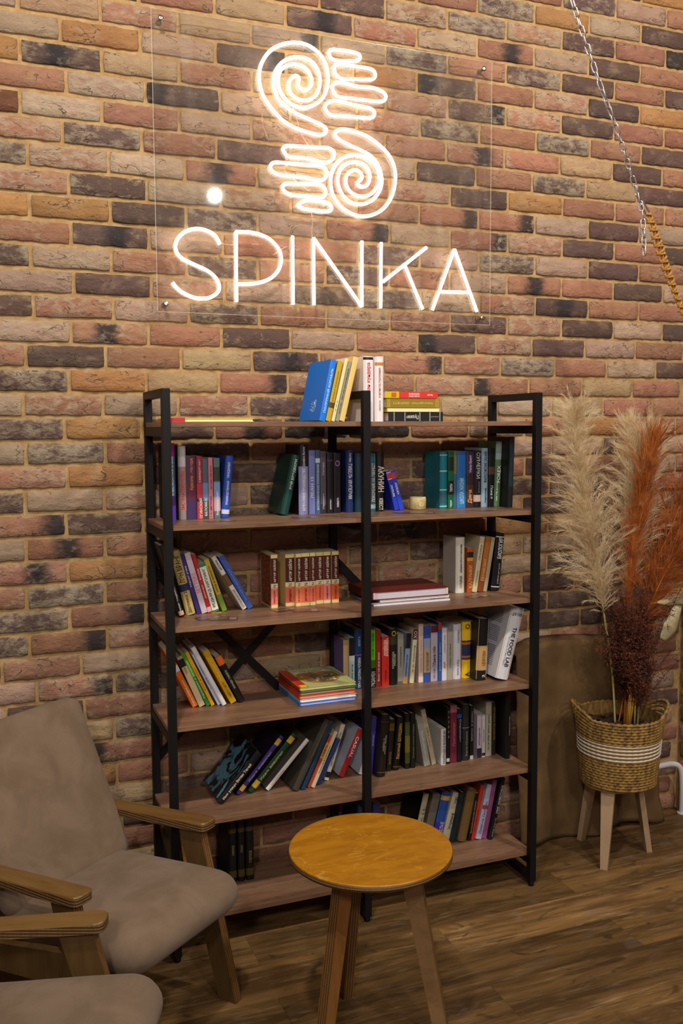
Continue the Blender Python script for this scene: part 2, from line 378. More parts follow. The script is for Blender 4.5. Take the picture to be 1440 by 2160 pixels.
while yb > -5.1:
    x = (.25 if row % 2 == 0 else .865) - 4 * PL
    while x < XW:
        a, b = max(x + .0003, -3.0), min(x + PL - .0003, XW)
        if b - a > .02:
            yc = yb - PW / 2
            o = link('plank', plank_mesh(b - a), fl, ((a + b) / 2, yc, 0)); 
        x += PL
    row += 1; yb -= PW
for o in fl.children:
    if o.location.y + PW / 2 > .0075:      # row cut along the wall
        d = o.location.y + PW / 2 - .0075; o.scale.y = (PW - d) / PW; o.location.y -= d / 2
NEON = {
 'spiral_hand_upper': (1, [(0.6522,2.7112),(0.6447,2.6991),(0.6240,2.6931),(0.5871,2.6966),(0.5344,2.7075),(0.4905,2.7284),(0.4512,2.7642),(0.4242,2.8010),(0.4129,2.8396),(0.4126,2.8757),(0.4256,2.9136),(0.4536,2.9500),(0.4933,2.9748),(0.5373,2.9873),(0.5816,2.9862),(0.6221,2.9680),(0.6485,2.9365),(0.6597,2.8934),(0.6549,2.8518),(0.6373,2.8161),(0.6043,2.7898),(0.5634,2.7764),(0.5232,2.7845),(0.4954,2.8061),(0.4810,2.8336),(0.4782,2.8625),(0.4884,2.8912),(0.5125,2.9090),(0.5426,2.9167),(0.5728,2.9108),(0.5921,2.8920),(0.5992,2.8708),(0.5946,2.8517),(0.5802,2.8388),(0.5640,2.8375),(0.5520,2.8470),(0.5501,2.8589),(0.5534,2.8715),(0.5450,2.8792),(0.5329,2.8762),(0.5220,2.8645),(0.5158,2.8490),(0.5184,2.8273),(0.5315,2.8106),(0.5556,2.8024),(0.5840,2.8040),(0.6086,2.8193),(0.6244,2.8443),(0.6295,2.8709),(0.6256,2.9001),(0.6095,2.9257),(0.5852,2.9397),(0.5529,2.9419),(0.5207,2.9339),(0.4906,2.9134),(0.4705,2.8870),(0.4623,2.8604),(0.4647,2.8279),(0.4774,2.7966),(0.5030,2.7740),(0.5390,2.7561),(0.5794,2.7434),(0.6202,2.7320),(0.6428,2.7225)]),
 'spiral_hand_lower': (1, [(0.6842,2.7045),(0.6948,2.7159),(0.7200,2.7213),(0.7622,2.7176),(0.8049,2.7070),(0.8480,2.6847),(0.8871,2.6540),(0.9091,2.6173),(0.9157,2.5751),(0.9091,2.5316),(0.8914,2.4910),(0.8607,2.4573),(0.8214,2.4366),(0.7782,2.4294),(0.7355,2.4396),(0.6975,2.4634),(0.6746,2.4958),(0.6664,2.5332),(0.6708,2.5677),(0.6899,2.6037),(0.7195,2.6275),(0.7534,2.6386),(0.7918,2.6367),(0.8262,2.6209),(0.8456,2.5957),(0.8513,2.5672),(0.8455,2.5415),(0.8260,2.5158),(0.8000,2.5008),(0.7699,2.4994),(0.7443,2.5087),(0.7274,2.5272),(0.7233,2.5497),(0.7297,2.5694),(0.7468,2.5844),(0.7638,2.5872),(0.7788,2.5798),(0.7860,2.5651),(0.7765,2.5527),(0.7679,2.5454),(0.7700,2.5367),(0.7850,2.5323),(0.8022,2.5377),(0.8131,2.5541),(0.8153,2.5774),(0.8046,2.5995),(0.7832,2.6128),(0.7533,2.6145),(0.7236,2.6032),(0.7024,2.5821),(0.6938,2.5547),(0.6958,2.5282),(0.7103,2.4989),(0.7357,2.4780),(0.7698,2.4708),(0.8042,2.4779),(0.8346,2.4979),(0.8564,2.5309),(0.8621,2.5663),(0.8500,2.6078),(0.8262,2.6363),(0.7919,2.6539),(0.7493,2.6667),(0.7071,2.6813),(0.6883,2.6925)]),
 'f1': (1, [(0.6631,2.9700),(0.6715,2.9823),(0.7047,2.9858),(0.7465,2.9861),(0.7718,2.9824),(0.7802,2.9712),(0.7675,2.9593),(0.7296,2.9531),(0.6878,2.9493),(0.6692,2.9560)]),
 'f2': (1, [(0.6814,2.9223),(0.6877,2.9344),(0.7086,2.9390),(0.7505,2.9390),(0.7971,2.9396),(0.8270,2.9360),(0.8376,2.9204),(0.8290,2.9060),(0.8012,2.8997),(0.7545,2.8956),(0.7125,2.8909),(0.6896,2.9010)]),
 'f3': (1, [(0.6748,2.8543),(0.6811,2.8701),(0.6999,2.8781),(0.7292,2.8762),(0.7713,2.8721),(0.8225,2.8748),(0.8613,2.8682),(0.8786,2.8531),(0.8699,2.8368),(0.8439,2.8306),(0.7967,2.8298),(0.7500,2.8298),(0.7121,2.8282),(0.6871,2.8334)]),
 'f4': (1, [(0.6482,2.7838),(0.6537,2.8013),(0.6745,2.8124),(0.7079,2.8134),(0.7499,2.8090),(0.7924,2.8065),(0.8223,2.8025),(0.8344,2.7886),(0.8244,2.7741),(0.7965,2.7690),(0.7540,2.7679),(0.7076,2.7663),(0.6659,2.7653)]),
 'g1': (1, [(0.4934,2.6272),(0.4995,2.6408),(0.5177,2.6452),(0.5622,2.6473),(0.6237,2.6499),(0.6610,2.6519),(0.6796,2.6387),(0.6753,2.6174),(0.6565,2.6042),(0.6316,2.6018),(0.5986,2.6079),(0.5537,2.6091),(0.5132,2.6088)]),
 'g2': (1, [(0.4468,2.5652),(0.4549,2.5808),(0.4769,2.5855),(0.5211,2.5861),(0.5780,2.5879),(0.6273,2.5901),(0.6501,2.5771),(0.6520,2.5584),(0.6353,2.5417),(0.6104,2.5394),(0.5694,2.5451),(0.5206,2.5443),(0.4764,2.5458),(0.4565,2.5532)]),
 'g3': (1, [(0.4899,2.5005),(0.4961,2.5141),(0.5123,2.5193),(0.5529,2.5218),(0.6020,2.5255),(0.6351,2.5228),(0.6483,2.5050),(0.6432,2.4893),(0.6265,2.4830),(0.5852,2.4825),(0.5362,2.4813),(0.5079,2.4852)]),
 'g4': (1, [(0.5460,2.4472),(0.5604,2.4615),(0.5851,2.4693),(0.6223,2.4686),(0.6555,2.4656),(0.6688,2.4534),(0.6637,2.4396),(0.6428,2.4360),(0.6013,2.4365),(0.5643,2.4392)]),
 'S': (0, [(0.2674,2.2981),(0.2507,2.3256),(0.2212,2.3399),(0.1858,2.3430),(0.1496,2.3306),(0.1241,2.3046),(0.1169,2.2759),(0.1313,2.2485),(0.1710,2.2290),(0.2171,2.2113),(0.2492,2.1884),(0.2624,2.1602),(0.2543,2.1366),(0.2240,2.1186),(0.1814,2.1167),(0.1397,2.1311),(0.1167,2.1487),(0.1046,2.1635)]),
 'Pb': (0, [(0.3233,2.3431),(0.3793,2.3446),(0.4322,2.3317),(0.4703,2.3007),(0.4825,2.2636),(0.4712,2.2233),(0.4376,2.1919),(0.3857,2.1748),(0.3224,2.1699)]),
 'Ps': (2, [(0.3214,2.1106),(0.3233,2.3431)]),
 'I': (2, [(0.5241,2.3432),(0.5245,2.1112)]),
 'N1': (2, [(0.6011,2.1120),(0.6012,2.3418)]),
 'N2': (2, [(0.6012,2.3418),(0.7837,2.1138)]),
 'N3': (2, [(0.7837,2.1138),(0.7845,2.3440)]),
 'K1': (2, [(0.8594,2.3439),(0.8570,2.1125)]),
 'K2': (2, [(1.0404,2.3382),(0.8670,2.2061)]),
 'K3': (2, [(0.9515,2.2729),(1.0258,2.1152)]),
 'A1': (2, [(1.0658,2.1142),(1.1561,2.3395)]),
 'A2': (2, [(1.1561,2.3395),(1.2532,2.1155)]),
 'A3': (2, [(1.1049,2.1823),(1.2205,2.1852)]),
}
# ------------------------------------------------------------------ bookcase
XM, XR, YF, YB, TW = .6526, 1.3337, -.3691, -.0373, .0253
SZ = [1.7018, 1.3852, 1.0682, .7537, .4395, .1265]; ZTOP = 1.8019; BTH = .0155
bc = thing('bookcase', 'tall open bookcase with black metal frame and six brown wood shelves', 'bookcase')
for xl in (0.0, XM, XR - TW):
    for y0 in (YF, YB - TW):
        MB().box(xl, xl + TW, y0, y0 + TW, .018, ZTOP, bev=.0012).build('post', M_BLACK, bc)
        MB().lathe([(.009, 0), (.011, .003), (.011, .012), (.008, .018)], 14, Matrix.Translation((xl + TW / 2, y0 + TW / 2, 0))).build('foot', M_BLACK, bc)
    MB().box(xl, xl + TW, YF + TW, YB - TW, ZTOP - TW, ZTOP, bev=.0012).build('rail', M_BLACK, bc)
    for z in SZ: MB().box(xl, xl + TW, YF + TW, YB - TW, z - BTH - TW - .003, z - BTH, bev=.0012).build('rail', M_BLACK, bc)
    MB().box(xl, xl + TW, YF + TW, YB - TW, .02, .02 + TW, bev=.0012).build('rail', M_BLACK, bc)
_sb = MB().box(-XR / 2 + .003, XR / 2 - .003, YF + TW, YB - TW, -BTH, 0, bev=.0009).mesh('shelf_board', M_SHELF)
for z in SZ: link('shelf_board', _sb, bc, (XR / 2, 0, z))
for a, b in ((TW * .4, XM + TW * .6), (XM + TW * .4, XR - TW * .4)):
    for z0, z1, dy in ((1.222, .540, 0), (.540, 1.222, .0035)):
        d = Vector((b - a, 0, z1 - z0)); L = d.length
        M = Matrix.Translation((a, YB + .0005 + dy, z0)) @ Matrix.Rotation(-math.atan2(d.z, d.x), 4, 'Y')
        MB().box(0, L, 0, .003, -.0135, .0135, M).build('brace', M_BLACK, bc)
# ------------------------------------------------------------------ neon sign on clear acrylic
_q = N('clear_acrylic'); _tr = _q.n('ShaderNodeBsdfTransparent'); _gl = _q.n('ShaderNodeBsdfGlossy'); _mx = _q.n('ShaderNodeMixShader')
_lw = _q.n('ShaderNodeLayerWeight'); _lw.inputs[0].default_value = .22; _gl.inputs['Roughness'].default_value = .03
_tr.inputs[0].default_value = (.965, .955, .94, 1)
_df = _q.n('ShaderNodeBsdfDiffuse'); _df.inputs[0].default_value = (.8, .74, .66, 1); _m2 = _q.n('ShaderNodeMixShader')
_sm = _q.ramp(_q.noise(_q.mapping(_q.obj(), (6, 1, 1.2)), 2.5, 4, .6), (.45, .75, .012, .05)); _q.L(_sm, _m2.inputs[0])
_q.L(_q.ramp(_lw.outputs['Fresnel'], (0, 1, .02, .9)), _mx.inputs[0]); _q.L(_tr.outputs[0], _mx.inputs[1]); _q.L(_gl.outputs[0], _mx.inputs[2])
_q.L(_mx.outputs[0], _m2.inputs[1]); _q.L(_df.outputs[0], _m2.inputs[2]); _q.L(_m2.outputs[0], _q.out.inputs[0]); M_ACRYL = _q.m
_q = N('neon_tube'); _e = _q.n('ShaderNodeEmission'); _e.inputs[0].default_value = (1.0, .87, .72, 1); _e.inputs[1].default_value = 9.0
_q.L(_e.outputs[0], _q.out.inputs[0]); M_NEON = _q.m
_q = N('cut_acrylic_edge'); M_EDGE = _q.set((.80, .70, .58, 1), .25, None, Alpha=.35)
M_STEEL = metal('brushed_steel', 'b4b0aa', .3)
M_WIRE = N('clear_wire').set(lin('d8b49a'), .3, None, Alpha=.6)
sign = thing('neon_sign', 'glowing white neon sign on clear acrylic mounted on the brick wall', 'neon sign', (.683, -.035, 2.07))
SO = Vector((-.683, .035, -2.07))
def sbuild(mb, name, mat): o = mb.build(name, mat, sign); o.location = SO; return o
sbuild(MB().box(.056, 1.313, -.038, -.035, 2.069, 3.028), 'acrylic_panel', M_ACRYL)
e = MB()
for b in ((.0545, .056, 2.069, 3.028), (1.313, 1.3145, 2.069, 3.028), (.0545, 1.3145, 2.0675, 2.069), (.0545, 1.3145, 3.028, 3.0295)): e.box(b[0], b[1], -.038, -.035, b[2], b[3])
sbuild(e, 'panel_edge', M_EDGE)
for x, z in ((.086, 3.003), (.083, 2.094), (1.28, 3.003), (1.282, 2.094)):
    M = Matrix.Translation((x, -.041, z)) @ Matrix.Rotation(-PI / 2, 4, 'X')
    sbuild(MB().lathe([(.004, 0), (.0085, .001), (.0085, .003), (.005, .003), (.005, .034), (.0085, .036), (.0085, .043)], 16, M), 'standoff', M_STEEL)
YN = -.0465; RN = .0056
def stroke(key, name):
    c, p = NEON[key]; p = [(a, YN, b) for a, b in p]
    path = smooth_path(p, 4, True) if c == 1 else smooth_path(p, 5) if c == 0 else p
    return name, path, c == 1
for k, nm in (('spiral_hand_upper', 'spiral_tube'), ('spiral_hand_lower', 'spiral_tube')) + tuple((k, 'finger_tube') for k in ('f1', 'f2', 'f3', 'f4', 'g1', 'g2', 'g3', 'g4')):
    n_, p_, c_ = stroke(k, nm); sbuild(MB().tube(p_, RN, 8, c_), nm, M_NEON)
for L, keys in (('letter_s', ['S']), ('letter_p', ['Pb', 'Ps']), ('letter_i', ['I']), ('letter_n', ['N1', 'N2', 'N3']), ('letter_k', ['K1', 'K2', 'K3']), ('letter_a', ['A1', 'A2', 'A3'])):
    m = MB()
    for k in keys:
        n_, p_, c_ = stroke(k, L); m.tube(p_, RN, 8, c_)
    sbuild(m, L, M_NEON)
for pts in ([(.594, 2.435), (.600, 2.40), (.596, 2.365), (.600, 2.335)], [(.272, 2.302), (.298, 2.299), (.322, 2.302)], [(.455, 2.275), (.478, 2.292), (.505, 2.308)], [(.52, 2.80), (.545, 2.74), (.56, 2.69), (.60, 2.64)], [(.42, 2.745), (.425, 2.70), (.44, 2.665)], [(.50, 2.56), (.54, 2.53), (.59, 2.50)], [(.60, 2.66), (.62, 2.63), (.655, 2.615)]):
    sbuild(MB().tube(smooth_path([(a, -.0425, b) for a, b in pts], 5), .0011, 6), 'wire', M_WIRE)
BOOKS = [
(1,'R',0.5337,-0.3291,0.0207,0.2008,0.2102,0.205,'0a6fd6','p','bright blue paperback with white script leaning on the top shelf',[],[('ПОЛЯРНЫЙ КОРАБЛЬ',0.5,0.72,'d8e6f4','u',0,0.42)]),
(1,'R',0.5531,-0.3291,0.0179,0.1977,0.2281,0.170,'b3921a','p','mustard yellow paperback second in the leaning row on the top shelf',[(0.22,0.31,'4a3f14')],[('избранные произведения',0.58,0.5,'6a3a10','u',0,0.22)]),
(1,'R',0.5669,-0.3291,0.0119,0.2085,0.2394,0.150,'cfc79a','p','pale cream green paperback leaning between mustard and grey books on the top shelf',[],[('у м к',0.25,0.22,'6f8a62','u',0,0.4)]),
(1,'R',0.5818,-0.3291,0.0124,0.1987,0.2338,0.150,'8d8872','p','grey paperback with dark lettering leaning on the top shelf',[],[('АЛТАЙ - ЗЕМЛЯ БЕЛОВОДЬЯ',0.5,0.75,'33332c','u',0,0.5)]),
(1,'R',0.6014,-0.3291,0.0188,0.2138,0.2401,0.160,'d3b56e','p','plain straw coloured paperback leaning right next to the middle post top',[],[]),
(1,'U',0.6707,-0.3291,0.0366,0.2132,0.0000,0.150,'dcd2d4','h','white hardcover with red vertical lettering upright on the top shelf',[(0.945,0.985,'1a1618')],[('милан кундера',0.62,0.56,'c0403c','u',0,0.4),('книга',0.16,0.18,'2a2424','u',-0.35,0.22)]),
(1,'U',0.7121,-0.3291,0.0310,0.2131,0.0000,0.150,'d9d2d4','h','slim white book with tiny orange lettering upright on the top shelf',[(0.86,0.91,'b07840')],[('в англии под подозрением',0.6,0.46,'b05a3a','u',0,0.3),('издательство',0.25,0.16,'777070','u',0,0.2)]),
(2,'U',0.0453,-0.1994,0.0249,0.2499,0.0000,0.157,'1c2836','h','tall navy and purple hardcover behind the left post on the second shelf',[(0.83,1,'8a1f70'),(0.33,0.83,'355b86'),(0.2,0.33,'43206e'),(0,0.2,'5b3cb0')],[('инвестиционный анализ',0.58,0.5,'d8d8e4','u',0.2,0.4)]),
(2,'U',0.0873,-0.1629,0.0254,0.2405,0.0000,0.145,'8a7e80','h','grey and pink book with white top on the second shelf',[(0.72,1,'c9c2c6'),(0.12,0.72,'a8807c')],[('БЫСТРАЯ ПЕРЕМОТКА',0.4,0.52,'c23a3a','u',0,0.5)]),
(2,'U',0.1135,-0.1615,0.0322,0.2060,0.0000,0.130,'4a2748','p','dark blue and red patterned book with orange script on the second shelf',[(0,0.3,'3a2a58'),(0.3,0.55,'5a2440')],[('Красота - это горе',0.72,0.5,'e08830','u',0.1,0.42)]),
(2,'U',0.1474,-0.1615,0.0203,0.2066,0.0000,0.130,'b3303a','p','red book with cream edge and large letters on the second shelf',[(0.56,1,'8e2430'),(0.28,0.33,'2a1a1c')],[('ОГИНСКИЙ',0.17,0.32,'e8d4cc','u',0.1,0.6),('северянин',0.76,0.36,'e0a8a0','u',0.1,0.45)]),
(2,'U',0.1679,-0.1605,0.0177,0.1976,0.0000,0.130,'47586a','p','slim green and blue illustrated paperback beside the pink book on the second shelf',[(0.3,0.6,'5a86b0'),(0,0.3,'39473c')],[('БЕЛОВЕЖ',0.2,0.3,'dadada','u',0,0.5)]),
(2,'U',0.1866,-0.1607,0.0155,0.2000,0.0000,0.130,'c4707c','p','narrow pink paperback with dark lettering on the second shelf',[],[('Т. К. ЦВЕТКОВА',0.2,0.36,'42141c','u',0,0.5),('английский язык',0.68,0.4,'7a2630','u',0,0.4)]),
(2,'U',0.2053,-0.1573,0.0212,0.1991,0.0000,0.130,'536a6a','p','green blue and pink illustrated paperback beside the thick blue book on the second shelf',[(0.62,0.85,'2d3a30'),(0.35,0.6,'6f8fc0'),(0.12,0.35,'b59aa8')],[('беловежская',0.25,0.4,'e6e6ea','u',0,0.4)]),
(2,'R',0.2542,-0.1603,0.0268,0.2061,0.0898,0.145,'2747a8','h','thick royal blue hardcover with white lettering ending a row on the second shelf',[(0.06,0.13,'c8ccd6')],[('ПРОИЗВОДСТВЕННЫЙ',0.4,0.38,'dfe4f0','u',0,0.4),('МЕНЕДЖМЕНТ',0.77,0.25,'dfe4f0','u',0,0.36)]),
(2,'R',0.4606,-0.1627,0.0302,0.2067,0.2205,0.145,'0c3a33','h','dark green hardcover leaning right on the second shelf',[],[('РЭЙ БРЭДБЕРИ',0.68,0.5,'d4dcd2','u',0.1,0.42)]),
(2,'U',0.4998,-0.1644,0.0346,0.2404,0.0000,0.145,'151018','h','tall lavender book with black top on the second shelf',[(0,0.69,'8484b0')],[('БЕРЕЖЛИВОЕ ПРОИЗВОДСТВО',0.36,0.6,'e9e9f2','u',0,0.36),('Джеймс Вумек',0.83,0.28,'c8c4cc','u',0,0.3)]),
(2,'U',0.5397,-0.1527,0.0229,0.2201,0.0000,0.130,'6d73ac','p','lavender blue paperback beside the tall black topped book on the second shelf',[],[('ЛЕАН 15',0.42,0.34,'c9cfe8','u',0,0.5)]),
(2,'U',0.5673,-0.1433,0.0170,0.2207,0.0000,0.129,'3f5878','p','steel blue book with pale boxed lettering on the second shelf',[(0.8,0.87,'b0bcc8')],[('ВНУТРИФИРМЕННОЕ ПЛАНИРОВАНИЕ',0.42,0.72,'c2ccd6','u',0,0.45)]),
(2,'U',0.5851,-0.1444,0.0214,0.2165,0.0000,0.130,'4c4450','p','dusky grey book beside the steel blue one on the second shelf',[(0,0.15,'2c2630')],[('Мастера',0.72,0.2,'b8b0b8','u',0,0.4),('Маркетинг',0.2,0.25,'b8b0b8','u',0,0.4)]),
(2,'U',0.6092,-0.1455,0.0233,0.2116,0.0000,0.130,'17121a','p','black book with thin purple line on the second shelf',[(0.86,0.875,'5a2c68')],[('роман',0.15,0.16,'d2ccd2','u',0.1,0.3)]),
(2,'U',0.6354,-0.1429,0.0254,0.2089,0.0000,0.129,'19131d','p','black book with a purple ball printed near its top on the second shelf',[],[('повесть',0.18,0.16,'d2ccd2','u',0.1,0.3),('O',0.83,0.1,'a866b0','u',0,0.7)]),
(2,'U',0.6816,-0.1420,0.0288,0.2186,0.0000,0.128,'1c2a5c','h','navy hardcover with silver lettering left of the middle post on the second shelf',[],[('ГИБЕЛЬ ИМПЕРИИ',0.5,0.56,'cdd3e4','d',0,0.5),('Егор Гайдар',0.88,0.14,'cdd3e4','d',0,0.4)]),
(2,'U',0.7156,-0.1431,0.0315,0.2078,0.0000,0.129,'112c3c','h','dark teal hardcover partly behind the middle post on the second shelf',[],[]),
(2,'U',0.7547,-0.1429,0.0414,0.2072,0.0000,0.129,'2b6478','h','teal book with white lettering right of the middle post on the second shelf',[(0.05,0.12,'9fb4b4')],[('ПОКОРЕНИЕ НА ЭВЕРЕСТ',0.5,0.66,'dfe6e6','u',0.4,0.3)]),
(2,'U',0.7967,-0.1431,0.0308,0.2090,0.0000,0.129,'121012','h','black book with large cream lettering and cream edge on the second shelf',[(0.4,0.76,'221d1a')],[('АКУНИН',0.55,0.44,'e4dcc8','d',0.1,0.75),('КВЕСТ',0.12,0.2,'e4dcc8','d',0.1,0.5)]),
(2,'L',0.8688,-0.1433,0.0179,0.1450,-0.2468,0.129,'2038b8','p','small blue booklet with red tag leaning left, first of a pair',[(0.78,0.97,'c8c4d0'),(0.8,0.95,'b03a44')],[('каталог',0.5,0.3,'dfe2f4','u',0,0.45)]),
(2,'L',0.8890,-0.1418,0.0182,0.1463,-0.2601,0.128,'243fc4','p','small blue booklet with red tag leaning left, nearest the candle',[(0.8,0.95,'b03a44')],[('каталог',0.55,0.3,'dfe2f4','u',0,0.45)]),
(2,'U',1.0520,-0.1414,0.0305,0.2084,0.0000,0.127,'0f6f7e','h','teal hardcover with pale bands on its spine beside the candle on the second shelf',[(0.03,0.05,'9fc4c0'),(0.32,0.34,'9fc4c0'),(0.65,0.67,'9fc4c0'),(0.93,0.95,'9fc4c0'),(0.1,0.28,'2a5560')],[]),
(2,'U',1.0840,-0.1424,0.0230,0.2098,0.0000,0.128,'0f5c38','p','green and black paperback beside the teal hardcover on the second shelf',[(0.24,0.48,'16181a'),(0.66,0.9,'12281c')],[('темпы',0.36,0.14,'d8dcd8','u',0,0.5),('гарри',0.08,0.12,'d0e0d4','u',0,0.4)]),
(2,'U',1.1070,-0.1428,0.0123,0.2095,0.0000,0.129,'6f6c44','p','thin olive and blue booklet beside the bright blue paperback on the second shelf',[(0,0.6,'3a5878')],[]),
(2,'U',1.1196,-0.1448,0.0365,0.2093,0.0000,0.130,'1d62ac','p','bright blue paperback with pale faded lettering on the second shelf',[(0,0.5,'2b74b8')],[('ШКОЛА ЖИЗНИ',0.3,0.45,'a8d0f0','u',0,0.5)]),
(2,'U',1.1582,-0.1447,0.0305,0.2076,0.0000,0.130,'37242c','p','brown and purple book with orange script on the second shelf',[(0.6,1,'3c2a48'),(0.1,0.4,'4f3020')],[('Дина',0.2,0.24,'e6a878','u',0,0.6),('Милая Вишня',0.78,0.3,'d8c8d8','u',0,0.35)]),
(2,'U',1.1898,-0.1465,0.0314,0.2097,0.0000,0.133,'121014','h','black book with grey vertical title and pale face on the second shelf',[(0.1,0.22,'b09a90')],[('СУМЕРКИ',0.74,0.46,'bfc0c8','d',0,0.5),('стефани',0.36,0.2,'8c8c94','d',0.2,0.25)]),
(2,'U',1.2220,-0.1474,0.0274,0.2196,0.0000,0.133,'8ca4b8','h','pale blue grey hardcover with dark lettering on the second shelf',[],[('ФИЛОСОФСКИЕ СКАЗКИ',0.68,0.52,'22303c','u',0,0.5),('Николай',0.2,0.24,'22303c','u',0,0.3)]),
(2,'U',1.2500,-0.1489,0.0247,0.2199,0.0000,0.130,'131316','p','black book with a tiny portrait on its spine on the second shelf',[(0.55,0.68,'5a3428')],[('Пока я',0.25,0.22,'c8d0d4','d',0,0.45)]),
(2,'R',1.2975,-0.1508,0.0262,0.2438,0.0406,0.137,'4f6a48','h','green grey hardcover with white capital letters on the second shelf',[(0.72,1,'8a9a94')],[('FOREX',0.5,0.26,'e8ece6','u',0,0.55),('как на рынке',0.24,0.3,'d0d8cc','u',-0.3,0.25)]),
(2,'R',1.3180,-0.2077,0.0204,0.2611,0.0273,0.165,'0c0d10','h','large black hardcover at the right end of the second shelf',[(0.3,0.9,'12222a')],[]),
(3,'L',0.0775,-0.1857,0.0173,0.2455,-0.2557,0.143,'14110f','h','black hardcover with white lettering leaning behind the left post on the third shelf',[(0.02,0.08,'e0b090')],[('Малая энциклопедия',0.3,0.5,'ecebe4','u',0,0.45)]),
(3,'L',0.1038,-0.1692,0.0314,0.2191,-0.2333,0.126,'b7a061','h','sand coloured book with navy band and black lettering leaning on the third shelf',[(0.37,0.48,'2a2c4e')],[('ЛЭН ВРАНГ',0.72,0.44,'2c2a24','u',0,0.55),('Достоевск Z',0.2,0.34,'2c2a24','u',0,0.4)]),
(3,'L',0.1410,-0.1599,0.0144,0.2128,-0.2638,0.117,'38246e','p','dark purple paperback with white script leaning on the third shelf',[],[('Магия утра',0.62,0.34,'d8d0ec','u',0,0.45)]),
(3,'L',0.1578,-0.1567,0.0197,0.2115,-0.2648,0.114,'bfb2bc','p','pale lilac paperback with pink outlined letters leaning on the third shelf',[],[('SETTERS',0.5,0.34,'c8707c','u',0,0.7)]),
(3,'L',0.1783,-0.1578,0.0140,0.2065,-0.2574,0.115,'a52024','p','red paperback leaning between lilac and white books on the third shelf',[(0.02,0.1,'c8a8a0')],[('дикая - вода',0.5,0.5,'e8c4bc','u',0,0.4)]),
(3,'L',0.1951,-0.1526,0.0236,0.1716,-0.2707,0.110,'d8d6c8','p','white book with green frame and dark lettering leaning on the third shelf',[(0,0.04,'1f7a5c'),(0.93,1,'1f7a5c')],[('РЕДЬЯРД КИПЛИНГ',0.5,0.8,'1d2a26','u',0,0.45)]),
(3,'L',0.2302,-0.1476,0.0166,0.1884,-0.3282,0.105,'b39a2e','p','yellow and green paperback leaning on the third shelf',[(0,0.32,'6a8a30')],[('юмор и анекдоты',0.62,0.5,'4c3a10','u',0,0.42)]),
(3,'L',0.2998,-0.1473,0.0170,0.2123,-0.5212,0.133,'cfc8c4','h','grey white and brown hardcover leaning steeply on the third shelf',[(0.45,0.66,'6b4c2a')],[('ДУМАЙ И БОГАТЕЙ',0.2,0.34,'2b2620','u',0,0.5),('наполеон',0.84,0.18,'3a3430','u',0,0.4)]),
(3,'L',0.3209,-0.1424,0.0195,0.2101,-0.5010,0.128,'3a55a4','p','blue paperback leaning at the right end of its row on the third shelf',[],[('думай и действуй',0.45,0.6,'7c92d0','u',0,0.35)]),
(3,'U',0.3982,-0.1573,0.0241,0.1846,0.0000,0.125,'dcc88c','a','first cream and red paperback of the matching set, orange cover showing, third shelf',[(0.46,0.93,'4a1512'),(0.065,0.37,'e07868'),(0.375,0.45,'d8cca8')],[('АРТУР ХЕЙЛИ',0.69,0.42,'ecdcc4','u',0,0.42),('N',0.41,0.05,'4a4030','u',0,0.45),('перегрузка',0.21,0.24,'6c1c14','u',0,0.3)]),
(3,'U',0.4556,-0.1406,0.0321,0.1810,0.0000,0.125,'dcc88c','a','second paperback of the cream and dark red set, after the gap, on the third shelf',[(0.46,0.93,'4a1512'),(0.065,0.37,'d06048'),(0.375,0.45,'d8cca8')],[('АРТУР ХЕЙЛИ',0.69,0.42,'ecdcc4','u',0,0.42),('N',0.41,0.05,'4a4030','u',0,0.45),('менялы',0.21,0.24,'6c1c14','u',0,0.3)]),
(3,'U',0.4877,-0.1573,0.0216,0.1831,0.0000,0.114,'dcc88c','a','third and slimmest paperback of the cream and dark red set on the third shelf',[(0.46,0.93,'4a1512'),(0.065,0.37,'e07850'),(0.375,0.45,'d8cca8')],[('АРТУР ХЕЙЛИ',0.69,0.42,'ecdcc4','u',0,0.42),('N',0.41,0.05,'4a4030','u',0,0.45),('аэропорт',0.21,0.24,'6c1c14','u',0,0.3)]),
(3,'U',0.5094,-0.1573,0.0284,0.1842,0.0000,0.114,'dcc88c','a','fourth paperback of the cream and dark red set on the third shelf',[(0.46,0.93,'4a1512'),(0.065,0.37,'e06a48'),(0.375,0.45,'d8cca8')],[('АРТУР ХЕЙЛИ',0.69,0.42,'ecdcc4','u',0,0.42),('N',0.41,0.05,'4a4030','u',0,0.45),('детектив',0.21,0.24,'6c1c14','u',0,0.3)]),
(3,'U',0.5390,-0.1573,0.0207,0.1843,0.0000,0.114,'dcc88c','a','fifth paperback of the cream and dark red set on the third shelf',[(0.46,0.93,'4a1512'),(0.065,0.37,'d86850'),(0.375,0.45,'d8cca8')],[('АРТУР ХЕЙЛИ',0.69,0.42,'ecdcc4','u',0,0.42),('N',0.41,0.05,'4a4030','u',0,0.45),('в высших сферах',0.21,0.24,'6c1c14','u',0,0.3)]),
(3,'U',0.5676,-0.1388,0.0277,0.1817,0.0000,0.096,'dcc88c','a','sixth paperback of the cream and dark red set on the third shelf',[(0.46,0.93,'4a1512'),(0.065,0.37,'e06848'),(0.375,0.45,'d8cca8')],[('АРТУР ХЕЙЛИ',0.69,0.42,'ecdcc4','u',0,0.42),('N',0.41,0.05,'4a4030','u',0,0.45),('окончательный диагноз',0.21,0.24,'6c1c14','u',0,0.3)]),
